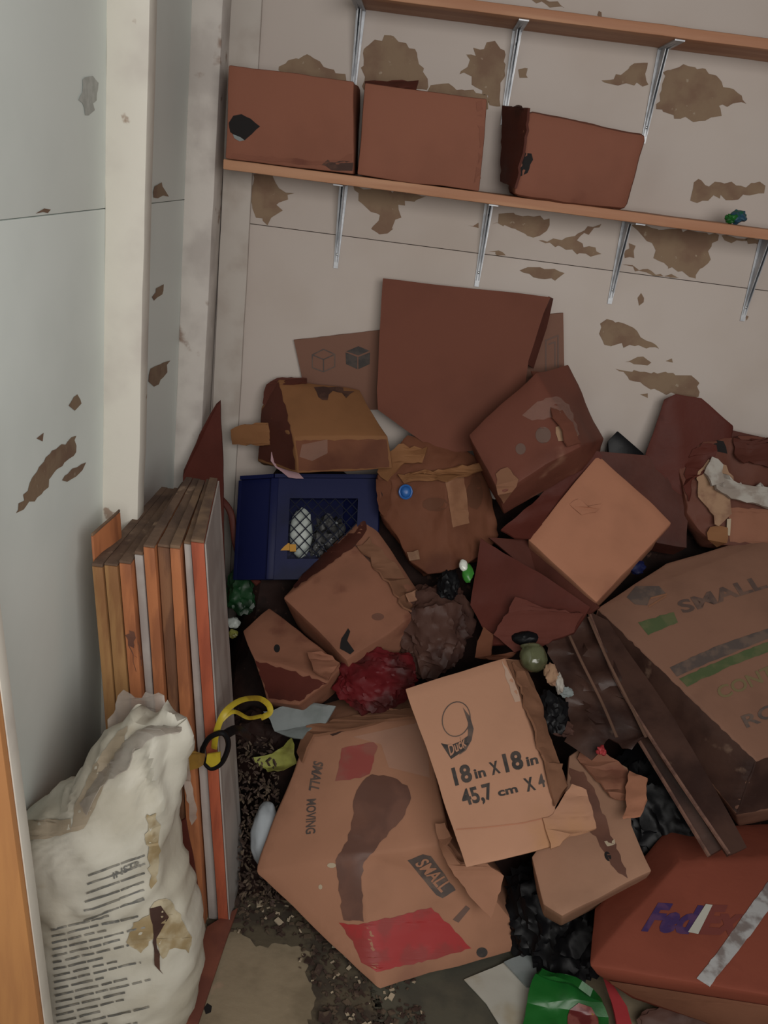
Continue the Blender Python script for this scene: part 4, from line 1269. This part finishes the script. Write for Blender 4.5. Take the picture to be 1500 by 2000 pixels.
lay(b, 'cube_pictogram', [[(x - 38, y + 4), (x - 20, y - 18), (x + 25, y - 18), (x + 38, y - 4), (x + 8, y + 4), (x + 2, y + 20), (x - 22, y + 18)]] , m_inkgrey, t)
lay(b, 'cube_outline', stroke([(x + 10, y + 6), (x + 40, y - 2)], 3) + stroke([(x + 6, y + 22), (x + 38, y + 2)], 3), m_tape, t, off=0.002)
lay(b, 'green_block', [[(1246, 1216), (1316, 1196), (1324, 1216), (1266, 1241)]], m_inkgreen, t, jag=1.5)
text(b, 'printed_text', 'SMALL', (1334, 1198), (1500, 1147), (1320, 1176), m_inkfaded, 0.03, t)
lay(b, 'dark_stripe', [[(1308, 1304), (1400, 1262), (1500, 1228), (1638, 1180), (1638, 1200), (1500, 1248), (1410, 1284), (1322, 1322)]], m_inkgrey, t, jag=1)
lay(b, 'green_stripe', [[(1326, 1326), (1412, 1288), (1500, 1254), (1638, 1206), (1638, 1226), (1500, 1274), (1420, 1304), (1342, 1342)]], m_inkgreen, t, jag=1.5)
text(b, 'printed_text', 'CONTENTS', (1408, 1366), (1600, 1288), (1396, 1344), m_inkolive, 0.02, t)
text(b, 'printed_text', 'ROOM', (1458, 1422), (1600, 1364), (1446, 1400), m_inkgrey, 0.02, t)

# soaked sheets between it and the lettered box
for k, (pts, lab) in enumerate([
        ([(1150, 1195, 0.09), (1186, 1212, 0.10), (1320, 1405, 0.19), (1458, 1654, 0.25), (1424, 1668, 0.26), (1290, 1470, 0.21), (1205, 1330, 0.15)], 'upper of two soaked dark sheets of card sloping below the large printed box'),
        ([(1120, 1205, 0.05), (1165, 1215, 0.07), (1240, 1380, 0.15), (1412, 1655, 0.24), (1385, 1672, 0.23), (1215, 1392, 0.13), (1150, 1290, 0.08)], 'lower of two soaked dark sheets of card sloping below the large printed box')]):
    t = thing('soaked_sheet', lab, 'cardboard', base_of(pts), 'soaked sheets of card')
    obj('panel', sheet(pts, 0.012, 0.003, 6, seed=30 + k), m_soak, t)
    ed = [(p[0], p[1], p[2] + 0.004) for p in pts]
    e1 = ed[4:] + [ed[0]]
    obj('frayed_edge', tube(list(reversed(e1)), 0.0045, 6), m_corr, t)
c_strip = card('card_dark_strip', (0.15, 0.085, 0.06), 0.7)
single('wet_film', 'glossy dark brown wet film draped over the hollow behind the lettered box', 'film',
       sheet([(1040, 1232, 0.07), (1072, 1206, 0.06), (1150, 1190, 0.08), (1172, 1245, 0.10), (1215, 1340, 0.15), (1262, 1420, 0.18), (1240, 1462, 0.18), (1190, 1440, 0.16), (1150, 1470, 0.16), (1112, 1450, 0.14), (1108, 1360, 0.12), (1080, 1300, 0.09)], 0.004, 0.020, 17, seed=13), m_soak)
for k, (a, lab) in enumerate([([(1105, 1225, 0.10), (1135, 1290, 0.13), (1175, 1370, 0.165), (1205, 1440, 0.19)], 'left'), ([(1150, 1205, 0.11), (1185, 1285, 0.145), (1230, 1375, 0.18), (1262, 1440, 0.205)], 'right')]):
    single('card_strip', 'thin brown strip of torn card lying on the wet film, %s of two' % lab, 'strip', tube(a, 0.0035, 6, 0.5), c_strip, group='strips on the wet film')
gj = thing('glass_jar', 'dirty greenish glass jar at the upper right corner of the lettered box', 'jar', S(1042, 1300, 0.12))
obj('bowl', blob((1042, 1284, 0.14), 0.032, 0.036, 0.026, 0.05, seed=4, sub=4, ridged=False), m_glass, gj)
jc = S(1036, 1262, 0.155)
obj('neck', tube([jc + RT * (0.020 * math.cos(a)) + PN * (0.012 * math.sin(a)) for a in [i * math.pi / 4 for i in range(9)]], 0.004, 6), m_glass, gj)
single('black_dish', 'black rounded dish behind the dirty glass jar', 'dish', blob((1030, 1248, 0.105), 0.036, 0.020, 0.02, 0.12, seed=3), m_black)
single('black_rag', 'crumpled black film right beside the torn edge of the lettered box', 'film', blob((1082, 1392, 0.16), 0.030, 0.042, 0.02, 0.4, seed=31), m_black)
for k, (x, y, sx, sy, m_, lab) in enumerate([(1078, 1318, 0.016, 0.024, m_tornpale, 'pale torn paper scrap right of the glass jar'), (1092, 1336, 0.010, 0.022, m_foam, 'whitish paper scrap below the glass jar, upper of the pair'),
                                              (1106, 1352, 0.014, 0.012, m_pale, 'pale teal scrap beside the black film'), (1100, 1425, 0.022, 0.018, m_murky, 'brown crumpled scrap below the black film'),
                                              (1175, 1466, 0.010, 0.010, m_redcloth, 'tiny red scrap at the top of the torn lower box')]):
    single('paper_scrap', lab, 'scrap', blob((x, y, 0.15 if k < 4 else 0.19), sx, sy, 0.010, 0.45, seed=40 + k, sub=3), m_)

# ================================================================== TORN LOWER BOX, LETTERED BOX
t = thing('cardboard_box', 'torn tan box under the lettered box, with a dark wet streak down its right', 'box', base_of([(1099, 1788, .2), (1037, 1674, .13), (1270, 1700, .18)]))
b = obj('body', shell([(1110, 1478, 0.08), (1140, 1452, 0.09), (1228, 1500, 0.10), (1232, 1612, 0.15), (1271, 1700, 0.19), (1099, 1790, 0.235), (1062, 1768, 0.21), (1036, 1674, 0.17), (1096, 1600, 0.14)],
                      [(0, 1, 2, 3, 8), (8, 3, 4, 5), (8, 5, 6, 7)], (0.02, 0.05, -0.09), 0.005, 8, 23, bev=0.003), card('carton_pale_brown', (0.34, 0.19, 0.125), 0.82), t, keep=True)
lay(b, 'wet_streak', [[(1112, 1500), (1140, 1508), (1168, 1560), (1190, 1622), (1212, 1672), (1226, 1716), (1208, 1706), (1178, 1662), (1140, 1604), (1118, 1545)]], m_stain, t, jag=3, seed=5)
lay(b, 'small_hole', [ring_px(1187, 1673, 6, 10, 14, -0.4)], m_hole, t)
lay(b, 'pale_fleck', [[(1180, 1644), (1200, 1640), (1202, 1650), (1186, 1654)]], m_chip, t)
obj('curled_flap', sheet([(1228, 1505, 0.12), (1262, 1517, 0.15), (1265, 1560, 0.19), (1246, 1588, 0.20), (1216, 1598, 0.19), (1222, 1560, 0.17)], 0.006, 0.006, 16, seed=6, jag=3), c_orange, t)
obj('crumpled_top', sheet(on(b, [(1126, 1482, 0.01), (1142, 1454, 0.01), (1185, 1474, 0.018), (1226, 1502, 0.02), (1224, 1560, 0.02), (1196, 1560, 0.02), (1165, 1520, 0.016)]), 0.005, 0.010, 20, seed=16, jag=3), c_mid, t)

t = thing('cardboard_box', 'tan torn box lettered 18 in x 18 in, leaning upright in the front middle', 'box', base_of([(910, 1695, .26), (1112, 1640, .25), (1025, 1290, .0)]))
F = [(791, 1345, 0.20), (985, 1285, 0.17), (1040, 1430, 0.22), (1085, 1577, 0.26), (1093, 1652, 0.275), (910, 1695, 0.285), (846, 1500, 0.24)]
b = obj('body', shell(F + [(1022, 1288, 0.10), (1058, 1369, 0.13), (1070, 1430, 0.16), (1110, 1535, 0.20)],
                      [(0, 1, 2, 6), (6, 2, 3, 5), (3, 4, 5), (1, 7, 8, 2), (2, 8, 9), (2, 9, 10, 3)], (0.02, 0.065, -0.075), 0.0025, 8, 2, bev=0.003, maxlen=0.025), c_duck, t, keep=True)
lay(b, 'wrinkled_side', [[(988, 1290), (1020, 1292), (1056, 1370), (1068, 1430), (1107, 1533), (1088, 1568), (1062, 1490), (1040, 1420)]], c_side, t, off=0.0025, jag=1)
obj('side_crumple', sheet([(1000, 1292, 0.165), (1040, 1340, 0.155), (1060, 1380, 0.17), (1070, 1430, 0.19), (1112, 1535, 0.235), (1086, 1576, 0.268), (1062, 1490, 0.25), (1035, 1400, 0.225)], 0.005, 0.009, 20, seed=3, jag=2), c_side, t)
obj('torn_bottom_flap', sheet([(1080, 1590, 0.265), (1118, 1531, 0.235), (1146, 1543, 0.235), (1165, 1618, 0.265), (1114, 1628, 0.28), (1093, 1653, 0.285), (1076, 1660, 0.285), (1060, 1600, 0.27)], 0.006, 0.003, 14, seed=3, jag=2), c_duck, t)
lay(b, 'bottom_crease', stroke([(872, 1622), (950, 1616), (1020, 1608), (1072, 1596)], 2.5), c_orange, t)
lay(b, 'worn_corner', [[(980, 1290), (1004, 1330), (1016, 1370), (1006, 1372), (990, 1330)]], M('scuffed_pale', (0.46, 0.31, 0.23), 0.7, bump=0.1), t, jag=1.5)
# emblem: ring, crescent, banner (plain stand-in without the bird)
ZD = lambda L: [(780 + a * 0.3467, 1230 + c_ * 0.3467) for a, c_ in L]
lay(b, 'emblem_ring', stroke(ring_px(891, 1405, 27, 34, 28, 0.2), 2.0, True), m_inkgrey, t)
lay(b, 'emblem_crescent', [[(904, 1382), (918, 1400), (925, 1424), (921, 1446), (910, 1466), (897, 1475), (908, 1452), (914, 1436), (914, 1412)]], m_inkgrey, t)
lay(b, 'emblem_banner', [[(861, 1452), (880, 1456), (900, 1448), (913, 1438), (917, 1450), (907, 1466), (881, 1483)]], m_ink, t)
text(b, 'banner_text', 'Duck', (879, 1477), (911, 1457), (874, 1457), card('letter_tan', (0.40, 0.215, 0.14), 0.95), 0.02, t, off=0.0028)
text(b, 'size_text', '18', (889, 1534), (924, 1524), (881, 1502), m_ink, 0.035, t)
text(b, 'size_text', 'in', (929, 1521), (950, 1516), (924, 1503), m_ink, 0.03, t)
text(b, 'size_text', 'X', (961, 1514), (978, 1509), (954, 1491), m_ink, 0.035, t)
text(b, 'size_text', '18', (988, 1508), (1024, 1499), (980, 1475), m_ink, 0.035, t)
text(b, 'size_text', 'in', (1030, 1497), (1052, 1491), (1026, 1479), m_ink, 0.03, t)
text(b, 'size_text', '45,7', (906, 1574), (966, 1558), (897, 1545), m_ink, 0.03, t)
text(b, 'size_text', 'cm', (974, 1556), (1012, 1547), (970, 1541), m_ink, 0.03, t)
text(b, 'size_text', 'X', (1029, 1546), (1047, 1542), (1021, 1522), m_ink, 0.035, t)
text(b, 'size_text', '4', (1054, 1540), (1066, 1535), (1048, 1516), m_inkgrey, 0.03, t)

# ================================================================== BIG RED-LABELLED BOX
t = thing('cardboard_box', 'big sagging box with red labels and a dark spill stain, front centre on the floor', 'box', PZ(780, 1850, 0.0))
SB = [(605, 1420, 'z', 0.33), (822, 1382, 'z', 0.41), (880, 1640, 'z', 0.27), (497, 1704, 'z', 0.125), (738, 1932, 'z', 0.008), (1042, 1850, 'z', 0.015), (700, 1672, 'z', 0.215), (960, 1745, 'z', 0.15), (612, 1815, 'z', 0.055)]
b = obj('body', shell(SB, [(0, 1, 2, 6), (0, 6, 3), (3, 6, 8), (6, 2, 7), (6, 7, 5, 4), (6, 4, 8)], (0.0, 0.16, 0.0), 0.005, 7, 27, bev=0.006, taper=0.9), c_big, t, keep=True)
lay(b, 'spill_stain', [[(693, 1557), (708, 1528), (727, 1513), (770, 1520), (796, 1535), (803, 1560), (786, 1600), (747, 1641), (710, 1684), (706, 1730), (711, 1800), (672, 1797), (662, 1730), (656, 1680), (680, 1643), (689, 1600)]], m_stain, t, jag=2.5, seed=4, off=0.002)
lay(b, 'red_label', [[(668, 1462), (730, 1450), (738, 1458), (722, 1512), (704, 1520), (655, 1526), (662, 1500)]], m_inkredfade, t, jag=2, seed=7)
lay(b, 'red_band', [[(662, 1802), (700, 1806), (780, 1788), (842, 1772), (902, 1832), (920, 1852), (860, 1870), (735, 1898), (706, 1880), (690, 1838)]], m_inkred, t, jag=2, seed=9)
lay(b, 'black_label', [[(796, 1680), (826, 1668), (842, 1672), (890, 1738), (864, 1754), (852, 1748)]], m_inkgrey, t, jag=1)
text(b, 'label_text', 'SMALL', (810, 1686), (862, 1742), (832, 1674), c_big, 0.02, t, off=0.0028)
lay(b, 'grey_block', [[(884, 1796), (910, 1768), (918, 1774), (895, 1802)]], m_inkfaint, t)
text(b, 'side_text', 'MOVING', (600, 1562), (598, 1630), (618, 1560), m_inkgrey, 0.02, t)
text(b, 'side_text', 'SMALL', (614, 1486), (604, 1544), (632, 1490), m_inkgrey, 0.03, t)
lay(b, 'hand_slot', [[(643, 1434), (650, 1424), (684, 1408), (690, 1414), (676, 1428), (650, 1438)]], m_holebrown, t, jag=1)
lay(b, 'round_stamp', [ring_px(941, 1860, 11, 10, 16)], m_ink, t)
lay(b, 'pale_fleck', [ring_px(648, 1690, 9, 5, 10)], m_chip, t)
lay(b, 'pale_fleck', [ring_px(626, 1732, 4, 5, 8)], m_chip, t)
lay(b, 'clear_tape', [[(690, 1440), (830, 1410), (840, 1520), (760, 1500), (745, 1455)]], m_clear, t, off=0.003)
obj('torn_flap', sheet([(852, 1608, 'z', 0.30), (872, 1604, 'z', 0.31), (884, 1632, 'z', 0.30), (872, 1650, 'z', 0.29), (900, 1690, 'z', 0.26), (950, 1688, 'z', 0.25), (985, 1710, 'z', 0.22), (962, 1794, 'z', 0.155), (920, 1752, 'z', 0.19), (872, 1690, 'z', 0.25)], 0.006, 0.006, 14, seed=8, jag=1.5), c_big, t)
obj('rear_flap', sheet([(578, 1470, 'z', 0.28), (600, 1415, 'z', 0.335), (700, 1395, 'z', 0.37), (822, 1382, 'z', 0.415), (815, 1398, 'z', 0.41), (612, 1432, 'z', 0.335), (590, 1490, 'z', 0.285)], 0.006, 0.004, 12, seed=18, jag=1.5), c_side, t)

# cloths, cups and straps around it
single('pale_cloth', 'pale blue-grey cloth tucked behind the big red-labelled box', 'cloth',
       sheet([(512, 1392, -0.03), (560, 1380, -0.02), (600, 1372, -0.02), (660, 1380, 0.0), (640, 1415, 0.0), (605, 1425, 0.0), (590, 1440, 0.0), (540, 1425, -0.03)], 0.006, 0.010, 14, seed=6), m_pale)
single('white_cup', 'white crumpled cup wedged against the left side of the big red-labelled box', 'cup',
       blob((520, 1632, -0.03), 0.034, 0.075, 0.03, 0.12, 1.5, seed=5, ridged=False), M('cup_white', (0.36, 0.40, 0.43), 0.6, (0.28, 0.31, 0.33), 8, bump=0.1))
ys = thing('yellow_strap', 'yellow strap looping out from behind the rightmost upright board', 'strap', PY(440, 1440, 1.5))
obj('loop', tube([(418, 1462, 'y', 1.47), (424, 1425, 'y', 1.46), (440, 1390, 'y', 1.47), (470, 1368, 'y', 1.52), (504, 1364, 'y', 1.58), (524, 1376, 'y', 1.60), (527, 1392, 'y', 1.60), (510, 1402, 'y', 1.60)], 0.0062, 8, 0.25), m_yellow, ys)
obj('tail', tube([(428, 1412, 'y', 1.465), (455, 1390, 'y', 1.49), (485, 1402, 'y', 1.54), (512, 1398, 'y', 1.59)], 0.0045, 8, 0.3), m_yellow, ys)
t = thing('black_buckle', 'black buckle with a yellow tab hooked over the red-edged board', 'buckle', PY(420, 1500, 1.44))
obj('frame', tube([(396, 1462, 'y', 1.455), (410, 1440, 'y', 1.45), (436, 1432, 'y', 1.45), (446, 1455, 'y', 1.45), (434, 1488, 'y', 1.45), (412, 1500, 'y', 1.45), (396, 1480, 'y', 1.455), (396, 1462, 'y', 1.455)], 0.0055, 8), m_black, t)
obj('strap_end', tube([(438, 1436, 'y', 1.455), (464, 1424, 'y', 1.50), (486, 1440, 'y', 1.56)], 0.010, 8, 0.5), m_black, t)
obj('yellow_tab', sheet([(404, 1474, 'y', 1.447), (430, 1470, 'y', 1.447), (430, 1492, 'y', 1.447), (412, 1499, 'y', 1.447), (402, 1490, 'y', 1.447)], 0.004, 0.001, seed=1), m_yellow, t)
single('amber_film', 'scrap of amber film between the sack neck and the black buckle', 'film',
       sheet([(346, 1476, 'y', 1.36), (372, 1468, 'y', 1.38), (402, 1472, 'y', 1.42), (398, 1492, 'y', 1.42), (368, 1506, 'y', 1.38), (350, 1512, 'y', 1.36)], 0.001, 0.004, 20, seed=2, jag=2), M('amber_film', (0.30, 0.17, 0.03), 0.4, (0.22, 0.12, 0.03), 20, alpha=0.8))
single('yellow_green_film', 'yellow-green film scrap between the boards and the big red-labelled box', 'film',
       sheet([(498, 1478, -0.06), (520, 1470, -0.05), (545, 1462, -0.04), (572, 1440, -0.03), (578, 1490, -0.03), (555, 1505, -0.03), (525, 1510, -0.04), (505, 1495, -0.05)], 0.002, 0.012, 18, seed=5, jag=2), m_ygreen)
single('dark_bag', 'dark brown bag behind the yellow strap', 'bag', blob((495, 1430, -0.09), 0.06, 0.05, 0.03, 0.35, seed=17), m_mound)

# ================================================================== BLACK BAGS, RIGHT FRONT
single('garbage_bag', 'black garbage bag bulging right of the torn tan box', 'bag', blob((1300, 1575, 0.015), 0.13, 0.15, 0.05, 0.26, 2.0, seed=51, sub=5), m_black)
single('garbage_bag', 'black garbage bag on the floor between the torn tan box and the orange-red box', 'bag', blob((1085, 1795, 'z', 0.08), 0.115, 0.13, 0.07, 0.30, 2.0, seed=57, sub=5), m_black)

# ================================================================== ORANGE-RED LETTERED BOX
t = thing('cardboard_box', 'orange-red box with purple lettering and a grey tape strip, lower right corner', 'box', PZ(1400, 1960, 0.0))
b = obj('body', shell([(1150, 1886, 'z', 0.24), (1222, 1800, 'z', 0.262), (1325, 1684, 'z', 0.30), (1640, 1668, 'z', 0.30), (1640, 1966, 'z', 0.25), (1232, 1950, 'z', 0.05), (1640, 2090, 'z', 0.02), (1165, 1905, 'z', 0.215)],
                      [(0, 1, 4), (1, 2, 3, 4), (0, 4, 7), (7, 4, 6, 5)], (0.02, 0.16, -0.02), 0.003, 6, 33, bev=0.004, taper=0.9, maxlen=0.03), c_red, t, keep=True)
text(b, 'purple_lettering', 'Fed', (1254, 1816), (1346, 1822), (1284, 1766), m_purple, 0.05, t)
text(b, 'red_lettering', 'Ex', (1366, 1822), (1440, 1824), (1388, 1770), m_orangeink, 0.05, t)
lay(b, 'white_sticker', [[(1343, 1822), (1378, 1767), (1391, 1769), (1363, 1826)]], m_paper, t, off=0.003)
lay(b, 'grey_tape', [[(1360, 1912), (1400, 1862), (1440, 1806), (1500, 1722), (1600, 1585), (1640, 1560), (1640, 1620), (1520, 1752), (1470, 1822), (1430, 1872), (1386, 1926)]], m_cleartape, t, jag=1, off=0.002)
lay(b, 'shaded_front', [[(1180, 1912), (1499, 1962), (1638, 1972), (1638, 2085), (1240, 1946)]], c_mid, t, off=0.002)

# front bottom scraps
t = thing('snack_bag', 'crumpled bright green foil bag with a dark red emblem, bottom edge', 'bag', PZ(1105, 1990, 0.0))
b = obj('pouch', sheet([(1012, 2060, 'z', 0.02), (1030, 1960, 'z', 0.035), (1044, 1906, 'z', 0.05), (1085, 1912, 'z', 0.075), (1130, 1932, 'z', 0.085), (1172, 1952, 'z', 0.07), (1184, 1985, 'z', 0.05), (1190, 2060, 'z', 0.02)], 0.016, 0.010, 14, seed=4), m_green, t, keep=True)
lay(b, 'red_emblem', [[(1108, 1998), (1112, 1972), (1130, 1958), (1155, 1966), (1168, 1990), (1166, 2030), (1112, 2030)]], M('dark_red_print', (0.12, 0.02, 0.02), 0.4, (0.20, 0.06, 0.05), 40, bump=0), t, jag=2, off=0.003)
lay(b, 'yellow_fleck', [[(1155, 1976), (1162, 1984), (1164, 1990), (1156, 1984)]], m_yellow, t, off=0.004)
single('red_strip', 'crimson strip between the green foil bag and the orange-red box', 'strip',
       sheet([(1178, 1908, 'z', 0.05), (1192, 1912, 'z', 0.055), (1225, 1965, 'z', 0.04), (1245, 2040, 'z', 0.03), (1214, 2040, 'z', 0.03), (1195, 1960, 'z', 0.045)], 0.004, 0.003, seed=3), m_redcloth)
single('paper_sheet', 'white paper lying on the floor in front of the big red-labelled box', 'paper',
       sheet([(905, 1912, 'z', 0.008), (965, 1890, 'z', 0.010), (985, 1880, 'z', 0.012), (1040, 1930, 'z', 0.012), (1022, 2030, 'z', 0.008), (990, 2030, 'z', 0.006), (950, 1960, 'z', 0.007)], 0.002, 0.003, 12, seed=2), m_paper)
single('pale_cloth', 'pale grey cloth end peeping out between the white paper and the black bag', 'cloth',
       sheet([(985, 1882, 'z', 0.02), (1040, 1855, 'z', 0.025), (1055, 1890, 'z', 0.02), (1048, 1925, 'z', 0.018), (1030, 1925, 'z', 0.018)], 0.004, 0.004, 14, seed=7), m_pale)
single('clutter_bag', 'brownish grey bag under the front edge of the orange-red box at the bottom edge', 'bag',
       blob((1330, 2010, 'z', 0.02), 0.09, 0.05, 0.02, 0.3, seed=61), m_murky)
single('foil_scrap', 'shiny foil scrap below the orange-red box at the bottom edge', 'scrap', blob((1255, 1994, 'z', 0.02), 0.010, 0.010, 0.006, 0.4, seed=66, sub=3), m_steel)
